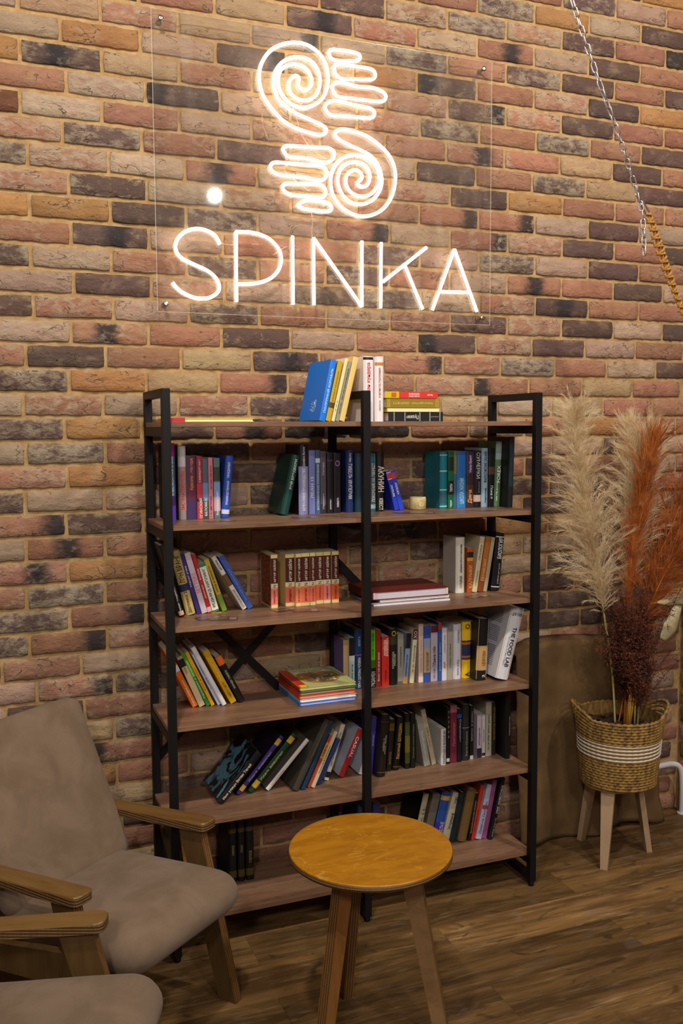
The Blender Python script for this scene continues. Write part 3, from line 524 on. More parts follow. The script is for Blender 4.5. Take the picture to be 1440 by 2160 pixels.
(3,'U',0.5956,-0.1412,0.0266,0.1822,0.0000,0.098,'dcc88c','a','seventh paperback of the cream and dark red set, pink panel',[(0.46,0.93,'4a1512'),(0.065,0.37,'e07a74'),(0.375,0.45,'d8cca8')],[('АРТУР ХЕЙЛИ',0.69,0.42,'ecdcc4','u',0,0.42),('N',0.41,0.05,'4a4030','u',0,0.45),('вечерние новости',0.21,0.24,'6c1c14','u',0,0.3)]),
(3,'U',0.6254,-0.1444,0.0261,0.1822,0.0000,0.101,'dcc88c','a','last paperback of the cream and dark red set, bright orange panel',[(0.46,0.93,'4a1512'),(0.065,0.37,'e0622e'),(0.375,0.45,'d8cca8')],[('АРТУР ХЕЙЛИ',0.69,0.42,'ecdcc4','u',0,0.42),('N',0.41,0.05,'4a4030','u',0,0.45),('колеса',0.21,0.24,'6c1c14','u',0,0.3)]),
(3,'U',1.1167,-0.1476,0.0374,0.2084,0.0000,0.105,'b9b3aa','h','thick grey hardcover with a pale spine upright on the third shelf',[(0,1,'d4cfc6')],[('избранные работы по философии',0.62,0.5,'2c2826','u',0,0.4),('А Н РАДИЩЕВ',0.2,0.22,'2c2826','u',0,0.3)]),
(3,'U',1.1610,-0.1503,0.0258,0.1685,0.0000,0.107,'a4501c','p','short orange red book with black and gold bands on the third shelf',[(0.78,0.9,'2c1810'),(0.7,0.77,'c89030')],[('КАЛМЫКИ',0.35,0.5,'e0b060','u',0,0.6)]),
(3,'R',1.1988,-0.1564,0.0202,0.2089,0.1594,0.113,'c8bb9a','p','beige book with grey title leaning right on the third shelf',[],[('ГРАНИЦА',0.72,0.28,'5a5040','u',0,0.5),('александр',0.25,0.28,'8a7c64','u',0,0.3)]),
(3,'R',1.2225,-0.1603,0.0211,0.2076,0.1606,0.117,'a8632c','p','orange brown book leaning right on the third shelf',[(0,0.2,'7a3c20')],[('ГЕРАКЛИТ',0.4,0.4,'e6b070','u',0,0.5)]),
(3,'R',1.2383,-0.1622,0.0156,0.2053,0.1661,0.119,'a49878','p','thin khaki book leaning against the black one on the third shelf',[],[]),
(3,'R',1.2919,-0.1640,0.0360,0.2167,0.1035,0.121,'131015','h','black hardcover with white capitals at the right end of the third shelf',[(0.06,0.075,'d8d4d0'),(0.93,0.945,'d8d4d0')],[('БИОЛОГИЯ',0.74,0.36,'e4e0dc','u',0,0.5),('учебник для вузов',0.3,0.36,'a8a4a4','u',0.2,0.22)]),
(4,'L',0.1205,-0.1596,0.0189,0.2204,-0.4310,0.130,'d8680e','p','bright orange paperback leaning against the left post on the fourth shelf',[(0.62,0.72,'c8d0dc')],[('Город, который уснул',0.25,0.44,'f4e4cc','u',0,0.45)]),
(4,'L',0.1422,-0.1625,0.0207,0.1894,-0.3933,0.130,'c3ae88','p','tan book with black label leaning on the fourth shelf',[(0.8,0.95,'1c1a18')],[('проза',0.72,0.12,'6a5c44','u',0,0.3)]),
(4,'L',0.1669,-0.1625,0.0129,0.2059,-0.4253,0.130,'2c7a2c','p','green paperback with pale script leaning on the fourth shelf',[(0.55,1,'58a024')],[('Рассказы о природе',0.5,0.7,'d4e8c4','u',0,0.5)]),
(4,'L',0.1821,-0.1645,0.0127,0.2082,-0.4277,0.121,'d69a1c','p','narrow golden yellow paperback leaning beside the green one on the fourth shelf',[],[('Роза и крест',0.5,0.6,'8c3010','u',0,0.45)]),
(4,'L',0.2046,-0.1644,0.0109,0.2000,-0.4440,0.121,'b9c4dc','p','pale blue paperback with dark lettering leaning on the fourth shelf',[],[('С тобой хорошо',0.55,0.6,'42548c','u',0,0.45)]),
(4,'L',0.2167,-0.1778,0.0163,0.2308,-0.4652,0.135,'d3cfd8','h','tall white book with brown cover leaning on the fourth shelf',[],[]),
(4,'L',0.2490,-0.1663,0.0215,0.2081,-0.4665,0.123,'c4940e','p','mustard book with faint lettering leaning on the fourth shelf',[],[('Дэвид Хокинг',0.62,0.4,'e4c050','u',0,0.4),('книга силы',0.25,0.3,'8c6a10','u',0,0.35)]),
(4,'L',0.2772,-0.1665,0.0233,0.1812,-0.4593,0.124,'16120f','h','black book with orange top leaning at the end of its row on the fourth shelf',[(0.82,1,'d2661c')],[('ЖАЖДА ТАКОГО',0.5,0.4,'c8c4bc','u',0,0.35)]),
(4,'U',0.6618,-0.1573,0.0192,0.1802,0.0000,0.130,'6a5894','v','purple paperback with cream edge facing out left of the middle post on the fourth shelf',[(0,1,'c4a478')],[]),
(4,'U',0.6809,-0.1650,0.0209,0.1873,0.0000,0.130,'a8c0b8','p','pale green book with black upper half left of the middle post on the fourth shelf',[(0.62,1,'17161a'),(0.55,0.66,'c8ccc8')],[('белые ночи',0.32,0.34,'40544c','u',0,0.4)]),
(4,'U',0.7030,-0.1640,0.0305,0.2170,0.0000,0.145,'17305e','h','navy hardcover with white capitals beside the middle post on the fourth shelf',[(0.56,0.575,'8c4c9c')],[('ПУТЬ К ЗДОРОВЬЮ ЧЕЛОВЕКА',0.28,0.5,'d8dce4','u',0.1,0.5),('КНИГА',0.8,0.16,'8ca4d4','u',0,0.3)]),
(4,'U',0.7525,-0.1660,0.0296,0.2085,0.0000,0.130,'5fc414','p','lime green book with black base right of the middle post on the fourth shelf',[(0,0.34,'12120f'),(0.34,0.48,'3c6c10')],[('ЭКЗАМЕН',0.15,0.26,'e8e8e0','u',0.3,0.6),('психология',0.75,0.4,'3c8410','u',0.3,0.25)]),
(4,'U',0.7841,-0.1644,0.0200,0.2085,0.0000,0.130,'8f2320','p','dark red paperback with white script on the fourth shelf',[],[('Воин на все века',0.35,0.5,'e4c4bc','u',0,0.4)]),
(4,'U',0.8076,-0.1639,0.0293,0.1806,0.0000,0.130,'c42a22','p','bright red paperback with two line white title on the fourth shelf',[],[('НЕВИДИМЫЕ',0.78,0.36,'ecdcd4','d',0.3,0.4),('ЖЕНЩИНЫ',0.78,0.32,'ecdcd4','d',-0.3,0.4),('кэролайн',0.2,0.24,'7c1410','u',0,0.3)]),
(4,'U',0.8388,-0.1640,0.0301,0.2062,0.0000,0.121,'14140f','h','black hardcover with gold ornament at the top of its spine on the fourth shelf',[(0.72,0.86,'3a3620')],[('O',0.92,0.1,'c89a2c','u',0,0.6),('МОЛЕКУЛА',0.45,0.3,'b8b498','u',-0.2,0.3),('МЫСЛИ',0.45,0.2,'b8b498','u',0.25,0.3)]),
(4,'U',0.8699,-0.1662,0.0237,0.1841,0.0000,0.123,'8e8c7e','p','grey green book with small lettering on the fourth shelf',[(0,0.06,'5c5a50')],[('современники',0.55,0.4,'5c5a50','u',0,0.35)]),
(4,'R',0.9076,-0.1673,0.0197,0.1852,0.0845,0.124,'7d92b4','p','slim pale blue book with black top leaning on the fourth shelf',[(0.7,1,'16181c'),(0,0.14,'b08850')],[('современная проза',0.36,0.44,'344a74','u',0,0.4)]),
(4,'R',0.9326,-0.1692,0.0179,0.1985,0.0784,0.126,'ccc3a8','p','cream book with maroon top leaning on the fourth shelf',[(0.81,1,'4c1c20')],[('Л. Н. Толстой',0.45,0.5,'4c4434','u',0,0.35),('XO',0.9,0.14,'d8c0b8','u',0,0.7)]),
(4,'U',0.9504,-0.1724,0.0194,0.2166,0.0000,0.129,'c8b0a4','p','pale pink paperback with faint lettering on the fourth shelf',[(0,0.1,'d4ccc8')],[('любовь в эпоху',0.45,0.56,'a88478','u',0,0.35)]),
(4,'U',0.9702,-0.1756,0.0262,0.2083,0.0000,0.133,'2f4c9c','p','blue and sand book with pale lettering on the fourth shelf',[(0.17,0.6,'b09a6c'),(0.6,0.78,'8894b0')],[('"ОСТРОВСКИЙ"',0.36,0.36,'243c84','u',0,0.45)]),
(4,'U',0.9973,-0.1779,0.0284,0.2071,0.0000,0.135,'a8a0ac','p','lilac grey book with maroon top on the fourth shelf',[(0.88,1,'5c1c34')],[('Обними себя',0.45,0.36,'5c2840','u',-0.1,0.45),('как жить',0.16,0.2,'7c7480','u',0,0.3)]),
(4,'U',1.0266,-0.1800,0.0143,0.2179,0.0000,0.137,'2a52a0','p','narrow blue book with red top on the fourth shelf',[(0.88,1,'a43424')],[('умение жить',0.42,0.5,'a8bce0','u',0,0.4)]),
(4,'U',1.0412,-0.1820,0.0204,0.1963,0.0000,0.139,'cfccd2','p','slim white book with tiny red mark on the fourth shelf',[],[('долг',0.3,0.12,'8c2430','u',0,0.4),('дороги к себе',0.7,0.34,'6c6870','u',0,0.3)]),
(4,'U',1.0623,-0.1832,0.0246,0.1819,0.0000,0.130,'9c968a','p','short grey cream book on the fourth shelf',[],[('словарь терминов',0.5,0.5,'6c6458','u',0,0.3)]),
(4,'U',1.0889,-0.1835,0.0324,0.2061,0.0000,0.140,'c9c7d4','h','white hardcover with grey lettering beside the yellow book on the fourth shelf',[],[('ЭКОНОМИКА',0.78,0.24,'5c5c6c','u',0.1,0.28),('власть, выбор',0.22,0.28,'4c4c5c','u',0,0.28)]),
(4,'U',1.1257,-0.1830,0.0382,0.2116,0.0000,0.140,'d8b018','h','yellow hardcover with navy striped band on the fourth shelf',[(0.33,0.67,'28304c'),(0.36,0.64,'a85c28'),(0.4,0.6,'28304c')],[('O',0.92,0.09,'4c3c08','u',0,0.5),('A',0.07,0.08,'2c2408','u',0,0.5)]),
(4,'U',1.1652,-0.1843,0.0196,0.2154,0.0000,0.142,'8e8c84','p','narrow grey book beside the yellow one on the fourth shelf',[],[('мысли вслух',0.62,0.5,'4c4a44','u',0,0.4)]),
(4,'R',1.1999,-0.2329,0.0461,0.2285,0.0506,0.160,'14110e','h','black book with a wide tan middle band on the fourth shelf',[(0.16,0.56,'b08c5c')],[('ЦЕРКВИ',0.36,0.24,'7c5428','u',0.2,0.36),('2',0.07,0.05,'d8d4cc','u',0.2,0.22)]),
(4,'R',1.2701,-0.2694,0.0546,0.2695,0.2520,0.198,'c9c6cc','h',"large white hardcover with bold black capitals leaning at the fourth shelf's right end",[],[('THE FOOD LAB',0.45,0.55,'141216','d',0,0.32),('лучшая кухня мира',0.4,0.4,'8c8a90','d',-0.55,0.12),('д ж лопес',0.9,0.1,'3a383c','h',0,0.6)]),
(5,'R',0.1970,-0.2402,0.0242,0.2049,0.7371,0.200,'0d1013','c','large black book with teal blue flower cover leaning steeply on the fifth shelf',[],[('Имя улицы Ветви Теней',0.42,0.7,'d8ccb0','u',0,0.5)]),
(5,'R',0.2697,-0.1884,0.0170,0.2406,0.7235,0.146,'191226','h','purple hardcover with yellow plates leaning steeply on the fifth shelf',[(0,1,'3c2670'),(0.06,0.15,'c8a020'),(0.85,0.95,'c8a020')],[('Жизнь животных',0.48,0.52,'b49cd4','u',0,0.5)]),
(5,'R',0.3131,-0.1884,0.0211,0.2437,0.7365,0.146,'10140f','h','dark green hardcover with yellow plates leaning steeply on the fifth shelf',[(0,1,'123a28'),(0.08,0.19,'c8a020'),(0.85,0.95,'c8a020')],[('Жизнь животных',0.46,0.5,'c8c06c','u',0,0.5)]),
(5,'R',0.3712,-0.1884,0.0156,0.2178,0.7566,0.150,'5a5448','g','grey covered book with white spine leaning steeply on the fifth shelf',[(0,1,'cdc4c0')],[('философия познания',0.25,0.3,'a87c74','u',0,0.3)]),
(5,'R',0.4655,-0.2301,0.0248,0.2626,0.4777,0.187,'3c3830','h','large dark olive grey hardcover leaning right on the fifth shelf',[],[('энциклопедический словарь',0.7,0.5,'7c6c44','u',0,0.35)]),
(5,'R',0.4891,-0.2261,0.0152,0.2481,0.4467,0.180,'173450','p','thin dark blue book leaning beside the olive hardcover on the fifth shelf',[],[]),
(5,'R',0.5117,-0.2154,0.0112,0.1957,0.4483,0.150,'a83a16','p','red and yellow book leaning on the fifth shelf',[(0.55,0.85,'c8801c')],[('книга',0.7,0.2,'5c1c08','u',0,0.5)]),
(5,'R',0.5265,-0.2209,0.0134,0.2065,0.4371,0.160,'bdb39c','p','slim cream book leaning beside the red and yellow one on the fifth shelf',[],[('повести и рассказы',0.5,0.5,'5c5444','u',0,0.4)]),
(5,'R',0.5540,-0.2025,0.0158,0.1716,0.4688,0.150,'27376c','p','slim dark blue paperback leaning between cream books on the fifth shelf',[],[]),
(5,'R',0.5946,-0.1764,0.0169,0.2051,0.3255,0.133,'cdc6b4','p','white book with black lettering and small black picture leaning on the fifth shelf',[(0.05,0.15,'1c1a18')],[('ЦВЕТЫ МИМО ЗЕМЛИ',0.55,0.6,'3a342c','u',0,0.42)]),
(5,'R',0.6565,-0.1704,0.0216,0.1812,0.4274,0.127,'b8bcd0','g','white covered book with red spine and white capitals leaning on the fifth shelf',[(0,1,'a8201c')],[('CASUAL',0.62,0.44,'ece4e0','d',0,0.55)]),
(5,'R',0.7283,-0.1725,0.0178,0.1577,0.3486,0.130,'b4b4c0','p','white paperback leaning behind the middle post on the fifth shelf',[],[]),
(5,'R',0.7640,-0.1747,0.0186,0.2082,0.0892,0.132,'4a3c9c','p','violet paperback right of the middle post on the fifth shelf',[],[('роман',0.6,0.2,'b0a8e0','u',0.2,0.4)]),
(5,'R',0.7972,-0.2165,0.0331,0.2245,0.0899,0.173,'18120d','h','thick black brown hardcover with a small cross emblem on the fifth shelf',[(0.06,0.075,'5c4424'),(0.88,0.89,'5c4424')],[('Кровь, слезы',0.52,0.3,'a89c84','d',0.25,0.24),('и лавры',0.52,0.2,'a89c84','d',-0.2,0.24)]),
(5,'R',0.8388,-0.1764,0.0196,0.1917,0.0757,0.134,'1d160c','p','narrow black book with brown plate on the fifth shelf',[(0.78,0.92,'5c441c')],[('золото',0.25,0.24,'8c6c2c','u',0,0.4)]),
(5,'R',0.8694,-0.1786,0.0263,0.1958,0.1042,0.145,'131010','h','black hardcover with gold capitals on the fifth shelf',[(0.06,0.07,'8c6c24')],[('Василий ШУКШИН',0.55,0.66,'c89c30','u',0,0.5)]),
(5,'U',0.8934,-0.1798,0.0206,0.2057,0.0000,0.145,'15160f','h','black book with green and gold panel on the fifth shelf',[(0.1,0.85,'4a5018'),(0.3,0.6,'7c6a18')],[]),
(5,'U',0.9160,-0.1798,0.0194,0.2042,0.0000,0.145,'111511','h','black book with small gold lettering beside the green panelled one on the fifth shelf',[],[('Волкова сказки Севера',0.5,0.62,'8c8450','u',0,0.35)]),
(5,'L',0.9687,-0.1833,0.0259,0.1832,-0.1718,0.141,'8f8d86','p','pale grey book leaning left on the fifth shelf',[],[('эссеистика и критика',0.45,0.6,'c8c6c0','u',0,0.4)]),
(5,'L',1.0021,-0.1801,0.0185,0.2181,-0.2151,0.138,'a89a7c','p','tall cream book leaning left on the fifth shelf',[],[('поэзия',0.5,0.4,'7c6c4c','u',0,0.3)]),
(5,'U',1.0320,-0.1960,0.0212,0.1368,0.0000,0.150,'c9c6c8','h','short white hardcover with black lettering on the fifth shelf',[],[('АФОРИЗМЫ О ЖЕНЩИНАХ',0.5,0.94,'1c1a1c','d',0,0.6)]),
(5,'U',1.0572,-0.1923,0.0131,0.2146,0.0000,0.150,'14100f','h','tall black book with pale row of marks behind the white one on the fifth shelf',[(0.04,0.1,'b8b4ac')],[('* * * * * *',0.7,0.5,'8c8478','u',0,0.4)]),
(5,'U',1.0729,-0.1900,0.0276,0.2177,0.0000,0.148,'6a2034','p','maroon paperback with pink top on the fifth shelf',[(0.88,1,'9c5468')],[('Психология',0.5,0.4,'a86c78','u',0,0.4)]),
(5,'U',1.1022,-0.1906,0.0201,0.2026,0.0000,0.148,'10141a','h','black book with spaced grey letters and blue dot on the fifth shelf',[(0.83,0.9,'1c4ca8')],[('Сорокин',0.6,0.46,'9ca4ac','d',0,0.4)]),
(5,'U',1.1273,-0.1855,0.0294,0.2144,0.0000,0.145,'262524','h','charcoal hardcover with fine grey lettering on the fifth shelf',[(0.58,0.59,'8c8a86')],[('Учение Абсолюта',0.3,0.44,'8c8a86','u',0,0.32)]),
(5,'U',1.1608,-0.1819,0.0141,0.2058,0.0000,0.140,'131110','p','narrow black book with white and brown lettering on the fifth shelf',[(0,0.07,'b8b0a8')],[('Шипы и розы',0.62,0.6,'a8a49c','u',0,0.5)]),
(5,'U',1.1922,-0.1788,0.0199,0.1658,0.0000,0.137,'b6a8b8','p','short pale lilac book with dark base on the fifth shelf',[(0,0.22,'2c2030')],[('невидимая',0.5,0.4,'6c5c70','u',0,0.4)]),
(5,'U',1.2139,-0.1780,0.0143,0.1636,0.0000,0.136,'bcb6b4','p','short slim white book beside the lilac one on the fifth shelf',[(0.03,0.1,'2c2826')],[('проза',0.5,0.4,'5c5654','u',0,0.4)]),
(5,'U',1.2317,-0.1757,0.0251,0.2085,0.0000,0.133,'a0998a','p','tall stone coloured book with dark lettering on the fifth shelf',[],[('УБИЙ меня, иначе ты',0.45,0.66,'3c362c','d',0,0.4)]),
(5,'U',1.2595,-0.1734,0.0187,0.2059,0.0000,0.130,'241c10','h','dark brown hardcover with gold letters on the fifth shelf',[],[('ЗОЛОТОЕ КОЛЬЦО',0.6,0.62,'8c6c30','u',0,0.45)]),
(5,'U',1.2859,-0.2294,0.0201,0.2550,0.0000,0.186,'0b0c0e','h','large black binder at the right end of the fifth shelf',[],[('справочник',0.5,0.5,'a8a8ac','u',0.5,0.2)]),
(6,'L',0.0903,-0.1573,0.0233,0.1948,-0.1185,0.130,'b07a3c','p','tan yellow paperback leaning behind the armchair arm on the bottom shelf',[],[]),
(6,'L',0.1138,-0.1573,0.0227,0.2014,-0.1480,0.130,'9c9488','p','pale grey magazine leaning beside the tan paperback on the bottom shelf',[(0.1,0.3,'3c3844')],[('журнал',0.7,0.3,'5c544c','u',0,0.4)]),
(6,'L',0.0489,-0.1573,0.0306,0.2325,-0.1727,0.130,'4a3c28','p','dark brown book leaning behind the left post on the bottom shelf',[(0.4,0.48,'8c7c60')],[]),
(6,'U',0.2328,-0.1693,0.0279,0.2120,0.0000,0.145,'0d0c0b','h','first of three black binders with olive plates on the bottom shelf',[(0.08,0.2,'4a3c1c'),(0.83,0.9,'4a3c1c')],[('папка',0.55,0.16,'7c683c','u',0,0.3)]),
(6,'U',0.2649,-0.1693,0.0246,0.2119,0.0000,0.145,'0d0c0b','h','middle one of three black binders with olive plates on the bottom shelf',[(0.08,0.2,'4a3c1c'),(0.83,0.9,'4a3c1c')],[('том',0.55,0.12,'7c683c','u',0,0.3)]),
(6,'U',0.2930,-0.1693,0.0289,0.2108,0.0000,0.145,'0d0c0b','h','rightmost of three black binders with olive plates on the bottom shelf',[(0.08,0.2,'4a3c1c'),(0.83,0.9,'4a3c1c')],[('папка',0.4,0.2,'7c683c','u',0,0.35)]),
(6,'R',0.7371,-0.1573,0.0220,0.1995,-0.0076,0.143,'26365e','h','dark blue book behind the round table left of the middle post on the bottom shelf',[],[]),
(6,'R',0.7893,-0.1573,0.0282,0.1937,0.0690,0.130,'2c2c68','p','indigo book with white edge behind the round table on the bottom shelf',[(0,0.5,'5c5a80')],[]),
(6,'R',0.9580,-0.1573,0.0240,0.1999,0.2321,0.143,'14120e','g','black covered book with cream spine behind the round table on the bottom shelf',[(0,1,'b0a88c')],[('X I L',0.6,0.3,'5c5444','u',0,0.4)]),
(6,'R',1.0046,-0.1573,0.0330,0.1892,0.2470,0.130,'6c6458','p','grey brown book leaning behind the round table on the bottom shelf',[],[]),
(6,'R',1.0545,-0.1573,0.0389,0.1890,0.2297,0.143,'2450a4','h','blue and violet hardcover with small gold plate leaning on the bottom shelf',[(0,0.38,'43309c'),(0.84,0.93,'c8a050')],[('БЕЛЫЕ',0.3,0.22,'c8c4e4','u',0.2,0.4)]),
(6,'R',1.0867,-0.1573,0.0322,0.1840,0.2652,0.130,'c2b8a0','p','cream paperback with black lettering leaning on the bottom shelf',[],[('Затерянный',0.4,0.34,'2c2620','u',0.2,0.5),('мир',0.85,0.14,'5c5444','u',0.2,0.4)]),
(6,'R',1.1053,-0.1778,0.0191,0.1898,0.2171,0.145,'13252c','h','dark teal hardcover leaning on the bottom shelf',[],[]),
(6,'R',1.1442,-0.1909,0.0380,0.2003,0.2189,0.149,'6a5028','h','brown patterned hardcover leaning on the bottom shelf',[(0.05,0.95,'745a30')],[]),
(6,'R',1.1648,-0.1880,0.0154,0.1816,0.1679,0.146,'17110f','p','narrow black book with white lettering leaning on the bottom shelf',[],[('биографический словарь',0.5,0.7,'a8a098','u',0,0.45)]),
(6,'R',1.1788,-0.1880,0.0153,0.2101,0.1955,0.146,'c8341c','p','bright red orange paperback leaning on the bottom shelf',[],[('сельский роман',0.35,0.4,'6c1408','u',0,0.4)]),
(6,'R',1.2053,-0.1931,0.0256,0.2101,0.2376,0.150,'b2b0cc','p','pale lilac paperback with red mark leaning on the bottom shelf',[(0.55,0.62,'a83c3c')],[('Деньги Любовь',0.4,0.6,'5c5c84','u',0,0.42)]),
(6,'R',1.2250,-0.1971,0.0188,0.2267,0.2029,0.150,'8c4a78','p','mauve pink book leaning on the bottom shelf',[],[]),
(6,'R',1.2440,-0.2124,0.0184,0.2368,0.2303,0.170,'121113','h','black book with white capitals leaning at the right end of the bottom shelf',[],[('МИР ЖИВОТНЫХ',0.66,0.46,'c8c4c0','u',0,0.5),('книга знаний',0.2,0.3,'8c8884','u',0,0.35)]),
]
# ------------------------------------------------------------------ books
_txt = {}
def text_mesh(body, mat):
    k = (body, mat.name)
    if k not in _txt:
        c = bpy.data.curves.new('t', 'FONT'); c.body = body; c.size = 1; c.align_x = 'CENTER'; c.align_y = 'CENTER'; c.resolution_u = 2; c.offset = .012
        o = bpy.data.objects.new('t', c); COL.objects.link(o); bpy.context.view_layer.update()
        me = bpy.data.meshes.new_from_object(o.evaluated_get(bpy.context.evaluated_depsgraph_get())); me.name = 'title'
        bpy.data.objects.remove(o); bpy.data.curves.remove(c)
        me.materials.clear(); me.materials.append(mat)
        xs = [v.co.x for v in me.vertices] or [0, 1]; ys = [v.co.y for v in me.vertices] or [0, 1]
        cx, cy = (min(xs) + max(xs)) / 2, (min(ys) + max(ys)) / 2
        for v in me.vertices: v.co.x -= cx; v.co.y -= cy
        _txt[k] = (me, max(xs) - min(xs), max(ys) - min(ys))
    return _txt[k]
BG = 1.22
def bcol(h, rough=.45): return flat(h, BG, rough)
def put_text(parent, body, center, length, maxh, col, mode, yface):
    """flat lettering on a face looking towards -y; mode u/d = up/down the spine, h = level, i = level upside down"""
    me, w, hh = text_mesh(body, bcol(col, .6))
    o = link('title', me, parent); s = length / w; sy = min(maxh / hh, s * 1.9); s = min(s, sy * 2.6)
    a = {'u': PI / 2, 'd': -PI / 2, 'h': 0, 'i': PI}[mode]
    o.matrix_local = Matrix.Translation((center[0], yface, center[1])) @ Matrix.Rotation(-a, 4, 'Y') @ Matrix.Rotation(PI / 2, 4, 'X') @ Matrix.Diagonal((s, sy, 1, 1))
    return o
_q = N('flower_cover'); _o = _q.obj(); _pa = _q.noise(_q.mapping(_o, (1, 1, .8)), 13, 4, .55, 1.4); _pb = _q.noise(_o, 60, 2)
_c = _q.mix(_q.ramp(_pa, (.49, .53, 0, 1)), lin('0d1013', BG), lin('4f7f94', BG)); M_FLOWER = _q.set(_q.mix(_q.ramp(_pb, (.55, .65, 0, .5)), _c, lin('0d1418', BG)), .4)
_q = N('orange_art_cover'); _o = _q.obj()
M_ARTC = _q.set(_q.mix(_q.ramp(_q.noise(_q.mapping(_o, (1, 6, 14)), 9, 3), (.4, .6, 0, 1)), lin('a8481c', BG), lin('50201a', BG)), .4)
NAMES = {'p': 'paperback_book', 'h': 'hardcover_book', 'a': 'paperback_book', 'v': 'paperback_book', 'c': 'hardcover_book', 'g': 'hardcover_book'}
def book(sh, mode, x, y, t, h, ang, dep, col, st, lab, bands, texts, z=None):
    t = max(t - .0008, .006); hard = st in 'hcg'; z = SZ[sh - 1] if z is None else z
    root = thing(NAMES[st], lab, 'book', (x, y, z + .0004), (0, ang, 0))
    root['group'] = 'matching set of paperbacks on the third shelf' if st == 'a' else 'books on the %s shelf' % ('top', 'second', 'third', 'fourth', 'fifth', 'bottom')[sh - 1]
    ox = -t if mode == 'R' else 0.0
    bt = .0022 if hard else .0007; oh = .003 if hard else 0.0
    m = MB(); r = t * .16 if hard else t * .04
    # one bent sheet: left board, slightly rounded spine, right board
    outl = [(0, dep), (0, r), (t * .18, 0.0), (t * .5, -r * .35), (t * .82, 0.0), (t, r), (t, dep)]
    inn = [(t - bt, dep), (t - bt, r + bt), (t * .8, bt), (t * .5, bt - r * .3), (t * .2, bt), (bt, r + bt), (bt, dep)]
    poly = [(a + ox, b) for a, b in outl + inn]
    m.prism(poly, 0, h, 'z')
    cm = bcol(col)
    cov = m.build('cover', cm, root)
    if st == 'c':
        MB().box(ox - .0006, ox - .0001, .006, dep - .001, .002, h - .002).build('front_panel', M_FLOWER, root)
    if st == 'a' and lab.startswith('first'):
        MB().box(ox - .0005, ox - .0001, .004, dep - .008, h * .03, h * .97).build('front_panel', M_ARTC, root)
    MB().box(ox + bt, ox + t - bt, bt + max(r * .3, .001), dep - oh - .0005, oh, h - oh - (0 if hard else .0006)).build('pages', M_PAGE if st != 'v' else bcol('c4a478', .8), root)
    yf_ = -r * .36 - .0005
    if lab.startswith('bright blue paperback'):      # swirling white emblem printed on the side cover
        q = MB(); xx = ox - .0004
        for (cy, cz, ry, rz, ph, a1) in ((.088, .052, .016, .012, .4, 5.2), (.075, .062, .010, .009, 2.0, 5.6), (.100, .040, .013, .008, 1.0, 5.0), (.082, .038, .011, .010, 3.0, 5.5), (.070, .046, .008, .010, .2, 4.6), (.094, .058, .022, .006, 2.6, 3.4)):
            q.tube([(xx, cy + ry * math.cos(ph + a1 * t / 24) * (1 - t / 60), cz + rz * math.sin(ph + a1 * t / 24) * (1 - t / 60)) for t in range(25)], .0006, 4)
        q.build('emblem', bcol('d8e6f4', .5), root)
    if lab.startswith('large white hardcover'):      # blurb printed on the side cover
        q = MB(); rb_ = random.Random(3)
        for kk in range(34):
            zz_ = h * .93 - kk * h * .024
            if kk in (9, 10, 20, 21): continue
            q.box(ox - .0004, ox - .0001, .05, dep - .02 - rb_.uniform(0, .03), zz_, zz_ + h * .009)
        q.build('blurb', bcol('6a6878', .6), root)
    for kb, (z0, z1, c) in enumerate(bands):
        q = MB(); e = .0003 + .0002 * kb
        full = z1 - z0 > .97
        sp = [(ox - e * (1 if full else 1), r), (ox + t * .18, -e), (ox + t * .5, -r * .35 - e), (ox + t * .82, -e), (ox + t + e, r), (ox + t * .5, .0006)]
        q.prism(sp, h * z0, h * z1, 'z'); e2 = q.build('spine_panel', bcol(c), root)
    for k, (s, zc, ln, c, md, lane, wf) in enumerate(texts):
        L = h * ln; mh = t * wf
        if md in 'hi': L, mh = t * wf * 1.4, h * ln * .5
        put_text(root, s, (ox + t * (.5 + lane * .5), h * zc), L, mh, c, md, yf_ - .0009 - .0001 * k)
    return root
for b in BOOKS: book(*b)
def flat_book(name, lab, x0, x1, y0, y1, z, th, cover, pages='d8cdb8', spine='front', spinecol=None, cat='book', hard=True):
    """book lying on its side; spine faces front (-y) or left (-x)"""
    root = thing(name, lab, cat, (x0, y0, z + .0003), group='magazines under the album' if cat == 'magazine' else 'books on the top shelf' if z > 1.6 else 'stacked picture books' if z < .9 else None); w, d = x1 - x0, y1 - y0; bt = .0022 if hard else .0006; oh = .003 if hard else .0005; th -= .0006
    c = MB()
    c.box(0, w, 0, d, 0, bt); c.box(0, w, 0, d, th - bt, th)
    if spine == 'front': c.box(0, w, -.001, bt, 0, th)
    else: c.box(-.001, bt, 0, d, 0, th)
    c.build('cover', bcol(cover), root)
    px0, py0 = (oh, bt) if spine == 'front' else (bt, oh)
    MB().box(px0, w - oh, py0, d - oh, bt, th - bt).build('pages', bcol(pages, .8), root)
    if spinecol:
        e = MB()
        if spine == 'front': e.box(0, w, -.0016, -.001, 0, th)
        else: e.box(-.0016, -.001, 0, d, 0, th)
        e.build('spine_panel', bcol(spinecol), root)
    return root
Z1 = SZ[0]
f = flat_book('hardcover_book', 'thin yellow book with red spine lying flat at the left of the top shelf', .03, .296, -.325, -.14, Z1, .0125, 'd8b43c', 'e0d4b0', 'left')
MB().box(-.0022, .048, -.0004, .012, 0, .0122).build('spine_panel', bcol('b8202c'), f)
tag(f, cat='book')
b0 = flat_book('hardcover_book', 'black book with grey ornaments at the bottom of the stack on the top shelf', .768, .972, -.31, -.17, Z1, .0325, '1d1a1a', spine='front')
for xx in (.018, .058, .114, .152, .19): MB().box(xx, xx + .0035, -.0018, -.0008, .001, .031).build('spine_panel', bcol('8c8a86'), b0)
